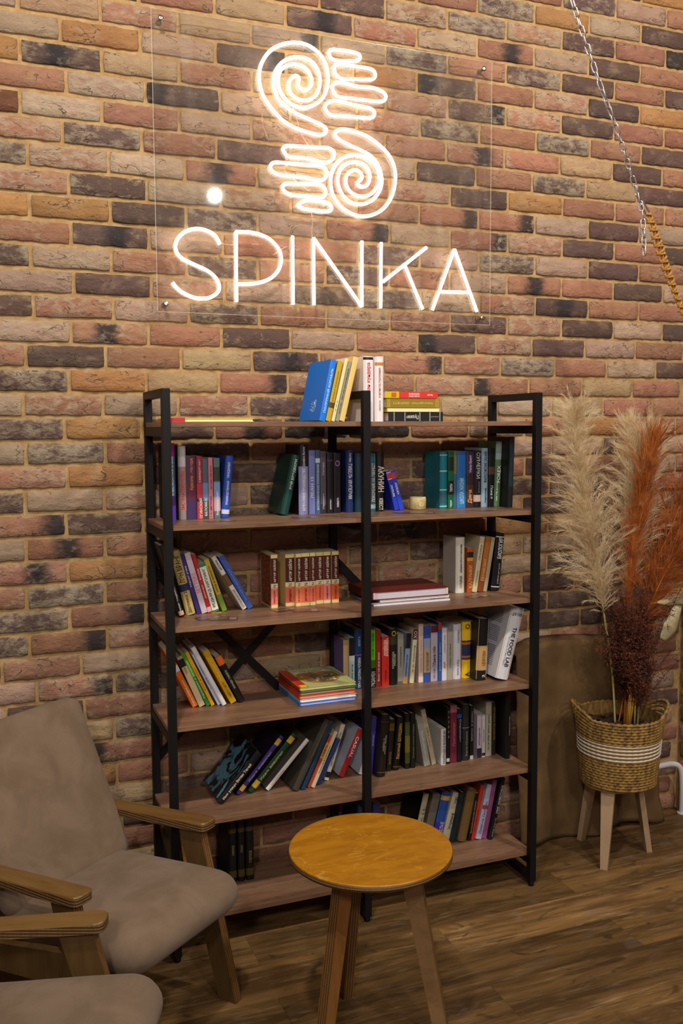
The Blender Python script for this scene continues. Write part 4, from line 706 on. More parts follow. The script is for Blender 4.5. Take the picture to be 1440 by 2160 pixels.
put_text(b0, 'Пушкин', (.088, .016), .045, .016, 'c8c4c0', 'i', -.002); put_text(b0, 'сочинения', (.172, .016), .03, .004, '8c8a86', 'i', -.002)
b1 = flat_book('paperback_book', 'thin cream and yellow book second from bottom of the stack on the top shelf', .764, .958, -.31, -.18, Z1 + .0327, .0125, 'd2b83c', 'dccfa8', 'left', hard=False)
b2 = flat_book('hardcover_book', 'olive gold book in the stack of four on the top shelf', .758, .960, -.31, -.17, Z1 + .0455, .0325, '86701c', spine='front')
for xx in (.006, .012, .186, .193): MB().box(xx, xx + .0018, -.0016, -.0008, .002, .030).build('spine_panel', bcol('b8a860'), b2)
put_text(b2, 'СКАРЛЕТТ', (.055, .016), .06, .008, 'c8b870', 'i', -.002); put_text(b2, 'Александра Рипли', (.135, .016), .08, .009, 'c8b870', 'i', -.002)
b3 = flat_book('paperback_book', 'red and yellow paperback on top of the stack on the top shelf', .753, .950, -.312, -.18, Z1 + .0783, .0222, 'c8302c', spine='front', hard=False)
MB().box(0, .052, -.0018, -.0008, 0, .0214).build('spine_panel', bcol('c0a818'), b3); MB().box(.024, .042, -.0024, -.0016, .003, .018).build('spine_panel', bcol('b85a18'), b3)
put_text(b3, 'НЕЗНАКОМОЕ', (.108, .014), .04, .006, 'f0dcd8', 'i', -.002); put_text(b3, 'РАЗДРАЖЕНИЕ', (.108, .007), .04, .006, 'f0dcd8', 'i', -.002); put_text(b3, 'Франсуаза', (.168, .011), .02, .009, 'f0dcd8', 'i', -.002)
# children's books on the fourth shelf
Z4 = SZ[3]; zz = Z4
for i, (nm, lab, dx, dy, th, cov, pg, sp) in enumerate((
    ('hardcover_book', 'blue children\'s book at the bottom of the stack on the fourth shelf', 0, 0, .012, '1f6ad0', 'c8ccd8', '2a7ab8'),
    ('hardcover_book', 'white children\'s book second from bottom of the stack on the fourth shelf', .002, .003, .012, 'd8d4d8', 'e0dce0', '9cb4c4'),
    ('hardcover_book', 'orange edged children\'s book in the middle of the stack on the fourth shelf', -.001, .002, .011, 'c8481c', 'd8c8a8', 'b8301c'),
    ('hardcover_book', 'red children\'s book second from top of the stack on the fourth shelf', .001, .004, .010, 'a83428', 'cfc8c0', 'b02818'),
    ('hardcover_book', 'green children\'s book just under the picture book on the fourth shelf', .003, .001, .008, '2f6a2c', 'c8c48c', '4c5c1c'),
    ('hardcover_book', 'pale green picture book with oval scene on top of the stack on the fourth shelf', 0, 0, .011, 'a8a870', 'd8cc98', 'b0281c'))):
    f = flat_book(nm, lab, .456 + dx, .658 + dx, -.283 + dy, -.05 + dy, zz, th, cov, pg, 'left', sp); zz += th
    if i == 5:
        tz = th - .0006
        MB().prism([(.105 + .075 * math.cos(a * PI / 16), .115 + .085 * math.sin(a * PI / 16)) for a in range(32)], tz, tz + .0004, 'z').build('oval_frame', bcol('9c7420'), f)
        _q = N('storybook_scene'); _o = _q.obj()
        c1 = _q.mix(_q.ramp(_q.noise(_o, 28, 3), (.42, .58, 0, 1)), lin('5c5a3c', BG), lin('b06a3c', BG)); c1 = _q.mix(_q.ramp(_q.noise(_q.mapping(_o, (1, 1, 1), (3, 1, 2)), 45, 2), (.6, .64, 0, 1)), c1, lin('c8c0b0', BG))
        MB().prism([(.105 + .064 * math.cos(a * PI / 16), .105 + .066 * math.sin(a * PI / 16)) for a in range(32)], tz + .0003, tz + .0007, 'z').build('picture', _q.set(c1, .4), f)
        MB().prism([(.035, .17), (.105, .182), (.175, .17), (.178, .196), (.105, .208), (.032, .196)], tz, tz + .0006, 'z').build('title_ribbon', bcol('c0b8a0'), f)
        MB().box(0, .03, 0, .233, tz, tz + .0003).build('spine_panel', bcol('b0301c'), f); MB().box(.004, .028, .004, .03, tz + .0002, tz + .0006).build('emblem', bcol('d8b418'), f)
        me, w, hh = text_mesh('СКАЗКИ', bcol('40362c', .6)); o = link('title', me, f, (.105, .192, tz + .0009)); o.scale = (.085 / w, .014 / hh, 1)
# burgundy album over magazines on the third shelf
Z3 = SZ[2]
flat_book('magazine', 'white magazine at the bottom under the burgundy album on the third shelf', .734, 1.030, -.262, -.045, Z3, .0065, 'd0cad4', 'd8d4d8', 'left', None, 'magazine', False)
flat_book('magazine', 'dark edged magazine between the white magazines on the third shelf', .727, .955, -.256, -.05, Z3 + .0065, .0045, '5c5468', 'a8a0ac', 'left', None, 'magazine', False)
flat_book('magazine', 'white magazine with red tab right under the burgundy album on the third shelf', .760, 1.028, -.258, -.05, Z3 + .011, .010, 'd4ced0', 'd8d2d0', 'left', None, 'magazine', False)
al = flat_book('photo_album', 'large burgundy photo album lying flat on magazines on the third shelf', .728, 1.024, -.262, -.045, Z3 + .021, .0285, '5c1c18', 'c0b8c4', 'left', '481410', 'album')
for xx in (.004, .286): MB().box(xx, xx + .007, -.0002, .004, .003, .0255).build('page_corner', bcol('d0c4b0'), al)
# ------------------------------------------------------------------ small things on the shelves
Z2 = SZ[1]
cd = thing('candle', 'short round cream candle holder beside two blue booklets on the second shelf', 'candle', (.965, -.130, Z2 + .0003))
_q = N('cream_plaster'); M_CREAM = _q.set(_q.mix(_q.ramp(_q.noise(_q.obj(), 40, 4), (.3, .7, 0, 1)), lin('d8c690'), lin('c0ac74')), .7)
MB().lathe([(.026, 0), (.0305, .003), (.0305, .043), (.029, .046), (.0262, .046), (.0255, .036), (.004, .035)], 40).build('cup', M_CREAM, cd)
MB().lathe([(.0245, .030), (.025, .0362), (.0005, .0368)], 30).build('wax', N('wax').set(lin('e0d8bc'), .5), cd)
MB().tube([(0, 0, .036), (.0006, 0, .042)], .0008, 6).build('wick', bcol('2a2420'), cd)
q = MB().lathe([(.0105, 0), (.012, .0004), (.012, .0012), (.0105, .0014), (.0105, .0006)], 24, Matrix.Translation((.0000, -.0298, .023)) @ Matrix.Rotation(PI / 2, 4, 'X')); q.build('emblem', M_CREAM, cd)
def cards(specs, z, where):
    for i, (x, y, a, c, lab) in enumerate(specs):
        o = thing('business_card', lab, 'card', (x, y, z + .0003 + i * .0007), (0, 0, a), 'glossy cards on the shelves')
        MB().box(-.045, .045, -.0275, .0275, 0, .0005).build('card', bcol(c, .32), o)
        MB().box(-.040, .012, -.004, .014, .0005, .0008).build('print', bcol('6c504a', .32), o); MB().box(.018, .040, -.02, .016, .0005, .0008).build('print', bcol('84706c', .32), o)
cards([(.165, -.235, .15, '3c2a30', 'dark glossy card under the lilac book on the third shelf, left of two'), (.205, -.262, -.3, '54383c', 'dark glossy card fanned over another near the front left of the third shelf')], Z3, 3)
cards([(.435, -.20, .2, '402c30', 'glossy card in front of the cream paperback set, left one'), (.495, -.235, -.25, '5a4040', 'glossy card in front of the cream paperback set, right one')], Z3, 3)
cards([(.20, -.255, .3, '403034', 'glossy card in front of the thick blue hardcover on the second shelf')], Z2, 2)
cards([(.49, -.255, -.1, '4c4048', 'glossy card in front of the dark green hardcover on the second shelf')], Z2, 2)
cards([(.872, -.235, .1, '3c3034', 'glossy card in front of the blue booklets on the second shelf'), (.915, -.262, -.35, '54484c', 'glossy card below the cream candle on the second shelf')], Z2, 2)
cards([(1.17, -.262, .25, '443a3e', 'glossy card near the right front of the second shelf')], Z2, 2)
cards([(1.155, -.235, .35, '4a343a', 'glossy card in front of the grey hardcover on the third shelf')], Z3, 3)
bmk = thing('bookmark', 'yellow bookmark sticking out under the white and green book on the third shelf', 'bookmark', (.204, -.153, Z3 + .0004), (0, 0, -.3))
MB().box(-.02, .02, -.006, .006, 0, .0006).build('strip', bcol('d89a1c', .4), bmk)
# ------------------------------------------------------------------ round side table
def ply_edge(name, c0, c1, axis, n=420):
    q = N(name); x = q.n('ShaderNodeSeparateXYZ'); q.L(q.obj(), x.inputs[0])
    s = q.math('SINE', q.math('ADD', q.math('MULTIPLY', x.outputs[axis], n * 2), q.math('MULTIPLY', q.noise(q.obj(), 12, 3), 1.2)))
    v = q.noise(q.mapping(q.obj(), (40, 40, 6)), 4, 4)
    c = q.mix(q.ramp(s, (-.3, .5, 0, 1)), lin(c0), lin(c1)); c = q.mix(q.ramp(v, (.4, .75, 0, .5)), c, lin(c0))
    return q.set(c, .55)
_q = N('honey_birch_ply'); _o = _q.obj(); _v = _q.mapping(_o, (1, 2.6, 1), None, (0, 0, .45)); _b = _q.noise(_v, 5, 3, .5, .6)
_ln = _q.math('FRACT', _q.math('MULTIPLY', _b, 11.0)); _c = _q.mix(_q.ramp(_q.noise(_v, 9, 5, .6), (.3, .7, 0, 1)), lin('b27716'), lin('9c640c'))
_c = _q.mix(_q.math('MULTIPLY', _q.ramp(_ln, (.80, .97, 0, 1)), _q.ramp(_q.noise(_o, 7, 2), (.35, .65, 0, .5))), _c, lin('cfa04c'))
_hr = _q.noise(_q.mapping(_v, (4, 60, 4)), 5, 3, .7); M_TOP = _q.set(_q.mix(_q.ramp(_hr, (.5, .8, 0, .35)), _c, lin('7c4c08')), .33, _q.bump(_hr, .08, .001))
M_LEGW = wood('birch_leg_face', '8a5c2a', '7c4e22', '9c7444', 'z', 1.6, .5, 16, .8)
M_LEGF = wood('pale_birch_leg', '8c6a48', '7c5c3c', '6a4a2c', 'x', 1.6, .5, 16, .8)
M_PLY = ply_edge('plywood_edge', '55361a', '87602f', 1)
M_PLYZ = ply_edge('plywood_edge_level', '3e2a16', '80603a', 2)
TX, TY, TZ, TR = .434, -.924, .55, .2225
tb = thing('side_table', 'small round honey coloured plywood table on three splayed legs', 'table', (TX, TY, 0))
MB().lathe([(TR - .004, TZ - .019), (TR, TZ - .016), (TR, TZ - .0035)], 96).build('top_edge', M_PLYZ, tb)
MB().lathe([(TR, TZ - .0035), (TR - .0025, TZ - .0006), (TR - .006, TZ)], 96, None, True).build('tabletop', M_TOP, tb)
for i, (a, m1) in enumerate(((88, M_LEGW), (206, M_LEGW), (326, M_LEGF))):
    Mr = Matrix.Rotation(math.radians(a), 4, 'Z'); hw = .0145
    o1 = [(.075, TZ - .019), (.128, TZ - .019), (.222, 0), (.186, 0)]
    leg = MB().prism(o1, -hw, hw, 'y', Mr).build('leg', m1, tb)
    def strip(p, q2):
        d = .0007; (x0, z0), (x1, z1) = p, q2
        sgn = 1 if x0 > .1 else -1
        return MB().prism([(x0, z0), (x0 + sgn * d, z0), (x1 + sgn * d, z1 + .0005), (x1, z1 + .0005)], -hw, hw, 'y')
    for pr in ((o1[1], o1[2]), (o1[0], o1[3])):
        e = strip(*pr).build('ply_edge', M_PLY, leg); e.matrix_basis = Mr
    MB().prism([(.187, -.0), (.221, 0), (.2218, .004), (.1873, .004)], -hw - .0004, hw + .0004, 'y', Mr).build('rubber_foot', bcol('2a241e'), leg)
# ------------------------------------------------------------------ armchairs
_q = N('taupe_velour'); _o = _q.obj(); _n1 = _q.noise(_o, 7, 4, .6, .5); _n2 = _q.noise(_o, 900, 2)
_c = _q.mix(_q.ramp(_n1, (.3, .7, 0, 1)), lin('836e5c'), lin('715d4a')); _c = _q.mix(_q.ramp(_n2, (.4, .7, 0, .25)), _c, lin('5c4c40'))
M_VELOUR = _q.set(_c, .95, _q.bump(_n2, .15, .001)); _q.b.inputs['Sheen Weight'].default_value = .10; _q.b.inputs['Sheen Roughness'].default_value = .5; _q.b.inputs['Specular IOR Level'].default_value = .15
M_ARM = wood('stained_birch', '7c5c30', '6c4c24', '523818', 'x', 1.2, .42, 7, .8)
M_FRAME = wood('stained_birch_frame', '5e4524', '523a1c', '3a2812', 'z', 1.4, .5, 9, .8)
def cushion(outline, th, bulge, M, seed, rimw=.2, sag=0.0):
    """padded slab: outline half-sizes (hx,hy), corner radius, rounded rim, softly bulging faces"""
    hx, hy, rc = outline; m = MB(); rows = []
    def sup(u, v):      # map square to rounded rectangle
        x, y = u * hx, v * hy
        dx, dy = abs(x) - (hx - rc), abs(y) - (hy - rc)
        if dx > 0 and dy > 0:
            t = max(dx, dy); l = math.hypot(dx, dy); s_ = t / l if l else 1
            x = math.copysign(hx - rc + dx * s_, x); y = math.copysign(hy - rc + dy * s_, y)
        return x, y
    N_ = 34; vs = []; fs = []; Q = lambda s_: math.sin(PI / 2 * s_)
    prof = [(i / 8) for i in range(9)]
    for side in (1, -1):
        base = len(vs)
        for j in range(N_ + 1):
            for i in range(N_ + 1):
                u, v = Q(-1 + 2 * i / N_), Q(-1 + 2 * j / N_)
                e = max(abs(u), abs(v)); x, y = sup(u, v)
                k = min(1.0, (1 - e) / rimw); rim = math.sqrt(max(0, 1 - (1 - k) ** 2))
                b = bulge * (1 - u * u) * (1 - v * v)
                z = th / 2 * rim + b * (1 if side > 0 else .15)
                if side > 0 and sag: z -= sag * math.exp(-((u + .15) ** 2 + v * v) * 4)
                z += .0022 * noise.noise(Vector((x * 9, y * 9, seed))) * rim
                vs.append(M @ Vector((x, y, side * z)))
        for j in range(N_):
            for i in range(N_):
                a = base + j * (N_ + 1) + i; q = (a, a + 1, a + N_ + 2, a + N_ + 1); fs.append(q if side > 0 else q[::-1])
    m.add(vs, fs, True)
    bm = bmesh.new(); vv = [bm.verts.new(p) for p in m.v]
    for f in m.f: bm.faces.new([vv[i] for i in f])
    bmesh.ops.remove_doubles(bm, verts=bm.verts[:], dist=.0004); me = bpy.data.meshes.new('cushion'); bm.normal_update(); bmesh.ops.recalc_face_normals(bm, faces=bm.faces[:]); bm.to_mesh(me); bm.free()
    me.materials.append(M_VELOUR); me.polygons.foreach_set('use_smooth', [True] * len(me.polygons)); return me
def rounded(poly, r, seg=4):
    out = []; k = len(poly)
    for i in range(k):
        p0, p1, p2 = Vector(poly[i - 1]), Vector(poly[i]), Vector(poly[(i + 1) % k])
        rr = r[i] if isinstance(r, (list, tuple)) else r
        a, b = p1 + (p0 - p1).normalized() * rr, p1 + (p2 - p1).normalized() * rr
        for j in range(seg + 1):
            t = j / seg; out.append(tuple((1 - t) ** 2 * a + 2 * t * (1 - t) * p1 + t * t * b))
    return out
def armchair(loc, heading, label):
    root = thing('armchair', label, 'armchair', (loc[0], loc[1], 0), (0, 0, math.radians(heading)), 'matching taupe armchairs')
    # seat: padded slab sloping down to the back
    Ms = Matrix.Translation((.185, 0, .352)) @ Matrix.Rotation(-.075, 4, 'Y')
    link('seat', cushion((.262, .232, .075), .125, .018, Ms, 1, .34, .010), root)
    ang = math.radians(25)
    Mb = Matrix.Translation((-.128, 0, .615)) @ Matrix.Rotation(-ang, 4, 'Y') @ Matrix.Rotation(PI / 2, 4, 'Y') @ Matrix.Rotation(PI / 2, 4, 'Z')
    Mb = Matrix.Translation((-.128, 0, .605)) @ Matrix(((math.cos(ang) * 0, 0, 0, 0), (0, 0, 0, 0), (0, 0, 0, 0), (0, 0, 0, 1))) if False else Matrix.Translation((-.125, 0, .600)) @ Matrix((( -math.sin(ang), 0, math.cos(ang), 0), (0, 1, 0, 0), (math.cos(ang), 0, math.sin(ang), 0), (0, 0, 0, 1)))
    link('backrest', cushion((.262, .232, .045), .080, .012, Mb, 5, .16), root)
    for s in (1, -1):
        yc = s * .2475
        ap = rounded([(.30, yc - .033), (.30, yc + .033), (-.215, yc + .030), (-.215, yc - .030)], [.022, .022, .012, .012], 3)
        ap = [(.30 if False else p[0], p[1]) for p in ap]
        sl = .03 / .46
        arm = MB(); k = len(ap)
        # the outline with clipped front corners, arm sinks gently to the rear
        zt_ = lambda x: .532 + (x - .30) * sl
        vs = [(x, y, zt_(x) - .0035) for x, y in ap] + [(x - (x - .04) * .012, yc + (y - yc) * .94, zt_(x)) for x, y in ap]
        fs = [(i, (i + 1) % k, k + (i + 1) % k, k + i) for i in range(k)] + [tuple(range(k, 2 * k))]
        arm.add(vs, fs); ao = arm.build('arm', M_ARM, root)
        e = MB(); vs = [(x, y, zt_(x) - .025) for x, y in ap] + [(x, y, zt_(x) - .0035) for x, y in ap]
        e.add(vs, [(i, (i + 1) % k, k + (i + 1) % k, k + i) for i in range(k)] + [tuple(range(k))[::-1]]); e.build('ply_edge', M_PLYZ, ao)
        y0, y1 = yc - .014, yc + .014
        fl_ = MB().prism([(.185, .505), (.268, .508), (.392, 0), (.330, 0)], y0, y1, 'y').build('front_leg', M_FRAME, root)
        MB().prism([(.268, .508), (.2687, .508), (.3927, 0), (.392, 0)], y0, y1, 'y').build('ply_edge', M_PLY, fl_)
        rl = MB().prism([(-.175, .475), (-.105, .478), (-.262, 0), (-.322, 0)], y0, y1, 'y').build('rear_leg', M_FRAME, root)
        MB().prism([(-.105, .478), (-.1043, .478), (-.2613, 0), (-.262, 0)], y0, y1, 'y').build('ply_edge', M_PLY, rl)
        MB().prism([(-.165, .225), (.262, .275), (.243, .365), (-.147, .295)], y0 + .001, y1 - .001, 'y').build('side_rail', M_FRAME, root)
    MB().box(.270, .290, -.234, .234, .262, .312).build('cross_rail', M_FRAME, root)
    MB().box(-.135, -.115, -.234, .234, .245, .295).build('cross_rail', M_FRAME, root)
    return root
armchair((-.299, -.474), -52, 'taupe armchair with wooden arms standing beside the bookcase')
armchair((-.645, -1.109), -22, 'taupe armchair at the lower left edge, only its arm and seat front showing')
# ------------------------------------------------------------------ burlap cloth over the wall foot
_q = N('burlap'); _o = _q.obj(); _wx = _q.n('ShaderNodeTexWave', bands_direction='X'); _wz = _q.n('ShaderNodeTexWave', bands_direction='Z')
for w_ in (_wx, _wz): w_.inputs['Scale'].default_value = 90; w_.inputs['Distortion'].default_value = 1.5; w_.inputs['Detail'].default_value = 2; _q.L(_o, w_.inputs[0])
_wv = _q.math('MULTIPLY', _wx.outputs['Fac'], _wz.outputs['Fac'])
_c = _q.mix(_q.ramp(_q.noise(_o, 6, 4), (.3, .7, 0, 1)), lin('7a5c36'), lin('624626')); _c = _q.mix(_q.ramp(_wv, (.1, .7, .35, 0)), _c, lin('35240f'))
M_BURLAP = _q.set(_c, .95, _q.bump(_wv, .3, .002))
nx, nz = 60, 44; vs = []
for j in range(nz + 1):
    t = j / nz
    for i in range(nx + 1):
        u = i / nx; top = .812 + .012 * math.sin(u * 5) - .03 * max(0, .15 - u) / .15
        x0, x1 = 1.415 + .02 * t, 2.03 + .12 * t; x = x0 + (x1 - x0) * u
        s = t * 1.06
        if t < .06: y = -.008 - .075 * math.sin(t / .06 * PI / 2); z = top + .012 * math.cos(t / .06 * PI / 2)
        else:
            y = -.083 - .012 * t; z = top * (1 - (t - .06) / .94) + .012 * math.sin(u * 9 + 1) * t + .012
        fold = .020 * noise.noise(Vector((u * 5, t * 1.5, 0))) * min(1, t * 4) + .014 * noise.noise(Vector((u * 2.5, t * 9, 3))) * min(1, t * 5) + .016 * math.exp(-((t - .42) / .02) ** 2 - ((u - .3) / .3) ** 2) + .02 * t ** 6 * math.sin(u * 15)
        vs.append((x, y - fold, max(z, .006)))
fs = [(j * (nx + 1) + i, j * (nx + 1) + i + 1, (j + 1) * (nx + 1) + i + 1, (j + 1) * (nx + 1) + i) for j in range(nz) for i in range(nx)]
bl = MB().add(vs, fs, True).build('burlap_cloth', M_BURLAP); tag(bl, 'brown burlap cloth hanging over the foot of the wall beside the bookcase', 'cloth')
md = bl.modifiers.new('thickness', 'SOLIDIFY'); md.thickness = .003; md.offset = 1
# heating pipe by the corner
pp = thing('heating_pipe', 'white heating pipe bending around the corner behind the basket', 'pipe', (2.26, -.035, .214))
_path = smooth_path([(2.06, -.030, .214), (2.125, -.033, .2145), (2.188, -.036, .220), (2.235, -.040, .222), (2.268, -.048, .212), (2.281, -.055, .18), (2.283, -.06, .10), (2.283, -.06, 0)], 6)
o = MB().tube(_path, .0125, 16).build('pipe', N('white_paint').set(lin('cfc8cc'), .35), pp); o.location = (-2.26, .035, -.214)
o = MB().lathe([(.0135, -.004), (.021, -.004), (.021, .004), (.0135, .004)], 20, Matrix.Translation((2.283, -.06, .004))).build('collar', N('white_collar').set(lin('cfc8cc'), .4), pp); o.location = (-2.26, .035, -.214)
pc = thing('power_cord', 'thin dark cord lying on the floor behind the right bookcase post', 'cord', (1.36, -.12, 0))
MB().tube(smooth_path([(-.02, .02, .003), (.03, .035, .003), (.07, .05, .016), (.11, .03, .012), (.13, -.01, .003), (.10, -.02, .003)], 6), .0026, 8).build('cable', bcol('2a241e'), pc)
# ------------------------------------------------------------------ basket on a tripod stand, dried grasses
_q = N('seagrass_rope'); _o = _q.obj(); _n = _q.noise(_q.mapping(_o, (1, 1, .4)), 60, 4)
M_GRASS = _q.set(_q.mix(_q.ramp(_n, (.35, .7, 0, 1)), lin('9c783a'), lin('684a20')), .8, _q.bump(_n, .4, .003))
M_COTTON = N('cotton_cord').set(lin('cbbfae'), .85); M_JUTE = N('jute_band').set(lin('9c7a48'), .9)
BX, BY, BZ0, BZ1 = 1.778, -.260, .302, .568
st = thing('plant_stand', 'pale wooden three legged plant stand under the basket', 'plant stand', (1.762, -.253, 0))
M_PINE = wood('pale_beech', 'b09478', 'a48668', '8a6c50', 'z', 1.2, .55, 10, .5)
for fx, fy in ((1.724, -.115), (1.652, -.351), (1.901, -.293)):
    d = Vector((fx - 1.762, fy + .253, 0)); n_ = d.normalized(); s_ = Vector((-n_.y, n_.x, 0))
    vs = []
    for rr, z, hw in ((.150, 0, .0135), (.098, .297, .026)):
        c = n_ * rr + Vector((0, 0, z)); th = .011
        vs += [c + s_ * hw + n_ * th, c - s_ * hw + n_ * th, c - s_ * hw - n_ * th, c + s_ * hw - n_ * th]
    MB().add(vs, [(0, 3, 2, 1), (4, 5, 6, 7), (0, 1, 5, 4), (1, 2, 6, 5), (2, 3, 7, 6), (3, 0, 4, 7)]).build('leg', M_PINE, st)
MB().lathe([(.118, .288), (.122, .290), (.122, .299), (.118, .301)], 48).build('seat_disc', M_PINE, st)
bk = thing('basket_planter', 'round seagrass basket with five white cord stripes on the wooden stand', 'basket', (BX, BY, BZ0))
def rad(z): return .140 + .020 * (z / (BZ1 - BZ0)) ** .8
H = BZ1 - BZ0
SIDE = Vector((.86, -.35, 0)).normalized()
def ear(a, z): return z + .048 * max(0, abs(math.cos(a - math.atan2(SIDE.y, SIDE.x))) - .80) / .20 * (z / H) ** 6 if z > 0 else z
MB().lathe([(.02, .0005), (rad(0) - .004, .0005), (rad(0) - .004, .002)], 48).build('base', M_GRASS, bk)
nw = 24
def coil(z, r, rr, amp, lay, name, mat):
    pts = []; n = 132
    for i in range(n):
        a = 2 * PI * i / n; zz = ear(a, z); ex = 1 + .16 * (zz - z) / .05
        pts.append((r * ex * math.cos(a), r * ex * math.sin(a), zz + amp * math.sin(a * lay)))
    return MB().tube(pts, rr, 6, True, rs=[rr * (1 + .22 * math.sin(i * 2 * PI * lay / n)) for i in range(n)]).build(name, mat, bk)
for i in range(nw):
    z = .006 + (H - .008) * i / (nw - 1); u = z / H
    if .455 < u < .675: continue
    coil(z, rad(z), .0063, .0012, 44 if i % 2 else 43, 'rope_coil', M_GRASS)
MB().lathe([(rad(.45 * H) + .001, .445 * H), (rad(.69 * H) + .0015, .685 * H)], 64, None, False).build('jute_band', M_JUTE, bk)
for i in range(5): coil((.465 + i * .052) * H, rad(.5 * H) + .0035 + .0006 * i, .0036, .0004, 90, 'white_cord', M_COTTON)
inner = MB(); prof = [(rad(0) - .006, .004), (rad(H * .5) - .006, H * .5), (rad(H) - .007, H - .003)]
inner.lathe(prof, 48, None, False).build('inner_wall', M_GRASS, bk)
# bark mulch
_q = N('bark'); M_BARK = _q.set(_q.mix(_q.ramp(_q.noise(_q.obj(), 30, 3), (.35, .65, 0, 1)), lin('4a2c18'), lin('22140c')), .9)
mul = MB().lathe([(rad(H * .8) - .008, H * .78), (.02, H * .80)], 40)
rr = random.Random(4)
for i in range(150):
    a = rr.uniform(0, 2 * PI); r_ = math.sqrt(rr.random()) * .135
    M = Matrix.Translation((r_ * math.cos(a), r_ * math.sin(a), H * .80 + rr.uniform(0, .012))) @ Euler((rr.uniform(-.5, .5), rr.uniform(-.5, .5), rr.uniform(0, 6))).to_matrix().to_4x4()
    mul.box(-.014 * rr.uniform(.5, 1.3), .014, -.006, .006 * rr.uniform(.6, 1.4), -.002, .003, M)
mo = mul.build('bark_mulch', M_BARK, bk); tag(mo, kind='stuff')
def strands(axis, n, len0, len1, droop, width, seed, t0=.25, up=.55, clump=1, spread=1.0, curl=.25, top_boost=1.0):
    """many thin hairs leaving a plume axis"""
    r = random.Random(seed); path = smooth_path(axis, 10); K = len(path) - 1; m = MB()
    for i in range(n):
        t = t0 + (1 - t0) * r.random(); f = t * K; a = min(int(f), K - 1); p = path[a].lerp(path[a + 1], f - a); tg = (path[a + 1] - path[a]).normalized()
        an = r.uniform(0, 2 * PI); o1 = tg.orthogonal().normalized(); o2 = tg.cross(o1); out = o1 * math.cos(an) + o2 * math.sin(an)
        s = (t - t0) / (1 - t0); env = (math.sin(PI * min(1, s * .92 + .10)) ** .7) * (.45 + .55 * (1 - s)) * top_boost + .15
        L = r.uniform(len0, len1) * env
        d = (tg * up * r.uniform(.6, 1.3) + out * spread * r.uniform(.5, 1.1)).normalized()
        for c in range(clump):
            dd = (d + Vector((r.uniform(-1, 1), r.uniform(-1, 1), r.uniform(-1, 1))) * .16).normalized(); q = p.copy(); pts = [q.copy()]; ll = L * r.uniform(.7, 1.1)
            for k in range(3):
                dd = (dd + Vector((r.uniform(-1, 1), r.uniform(-1, 1), r.uniform(-1, 1))) * curl * .35 + Vector((0, 0, -droop)) * (.5 + k * .5)).normalized(); q = q + dd * ll / 3; pts.append(q.copy())
            w = width * r.uniform(.7, 1.2); sd = dd.cross(Vector((.4, .9, .1))).normalized() * w
            vs = [pts[0] - sd, pts[0] + sd, pts[1] - sd, pts[1] + sd, pts[2] - sd * .7, pts[2] + sd * .7, pts[3]]
            m.add(vs, [(0, 1, 3, 2), (2, 3, 5, 4), (4, 5, 6)])
    return m
def tufts(axis, n, len0, len1, droop, seed, t0=.3, up=.7, hairs=26, hl=.35, width=.0006, spread=1.0, boost=1.0, fan=.5, tip=.5, bias=None):
    """a plume of feathery tufts: each tuft is a drooping branchlet fringed with fine hairs"""
    r = random.Random(seed); path = smooth_path(axis, 10); K = len(path) - 1; m = MB()
    for i in range(n):
        t = t0 + (1 - t0) * r.random(); f = t * K; a = min(int(f), K - 1); p = path[a].lerp(path[a + 1], f - a); tg = (path[a + 1] - path[a]).normalized()
        an = r.uniform(0, 2 * PI); o1 = tg.orthogonal().normalized(); o2 = tg.cross(o1); out = o1 * math.cos(an) + o2 * math.sin(an)
        if bias is not None: out = (out + Vector(bias)).normalized()
        s_ = (t - t0) / (1 - t0); env = (.35 + .65 * min(1, s_ / .22)) * (tip + (1 - tip) * (1 - s_) ** .8) * boost
        L = r.uniform(len0, len1) * env; d = (tg * up * r.uniform(.7, 1.4) + out * spread * r.uniform(.5, 1.1)).normalized(); q = p.copy(); ax = [q.copy()]; ds = []
        for k in range(5):
            d = (d + Vector((r.uniform(-1, 1), r.uniform(-1, 1), r.uniform(-1, 1))) * .10 + Vector((0, 0, -droop)) * (.3 + k * .3)).normalized(); q = q + d * L / 5; ax.append(q.copy()); ds.append(d.copy())
        sd = d.cross(Vector((.36, .93, 0))).normalized() * width
        for k in range(5): m.add([ax[k] - sd, ax[k] + sd, ax[k + 1] + sd * .8, ax[k + 1] - sd * .8], [(0, 1, 2, 3)])
        for h_ in range(hairs):
            u = r.random() ** .8 * 4.99; k = int(u); b = ax[k].lerp(ax[k + 1], u - k); dd = (ds[k] + Vector((r.gauss(0, 1), r.gauss(0, 1), r.gauss(0, 1))) * fan * .5).normalized(); l = L * hl * r.uniform(.5, 1.1)
            c = b + dd * l * .5 + Vector((0, 0, -droop * l * .15)); e = c + (dd + Vector((0, 0, -droop * .8))).normalized() * l * .5; w = dd.cross(Vector((.36, .93, 0))).normalized() * width * .8
            m.add([b - w, b + w, c + w * .8, c - w * .8, e], [(0, 1, 2, 3), (3, 2, 4)])
    return m
def hair_mat(name, c0, c1, trans=.25):
    q = N(name); n_ = q.noise(q.obj(), 14, 3); q.set(q.mix(q.ramp(n_, (.3, .7, 0, 1)), lin(c0), lin(c1)), .75)
    t = q.n('ShaderNodeBsdfTranslucent'); t.inputs[0].default_value = lin(c0); mx = q.n('ShaderNodeMixShader'); mx.inputs[0].default_value = trans
    q.L(q.b.outputs[0], mx.inputs[1]); q.L(t.outputs[0], mx.inputs[2]); q.L(mx.outputs[0], q.out.inputs[0]); return q.m
M_CREAMG = hair_mat('pampas_cream', 'eddcbc', 'd4ba90', .35); M_ORANGE = hair_mat('pampas_orange', 'bc6a22', '7e3c12', .3)
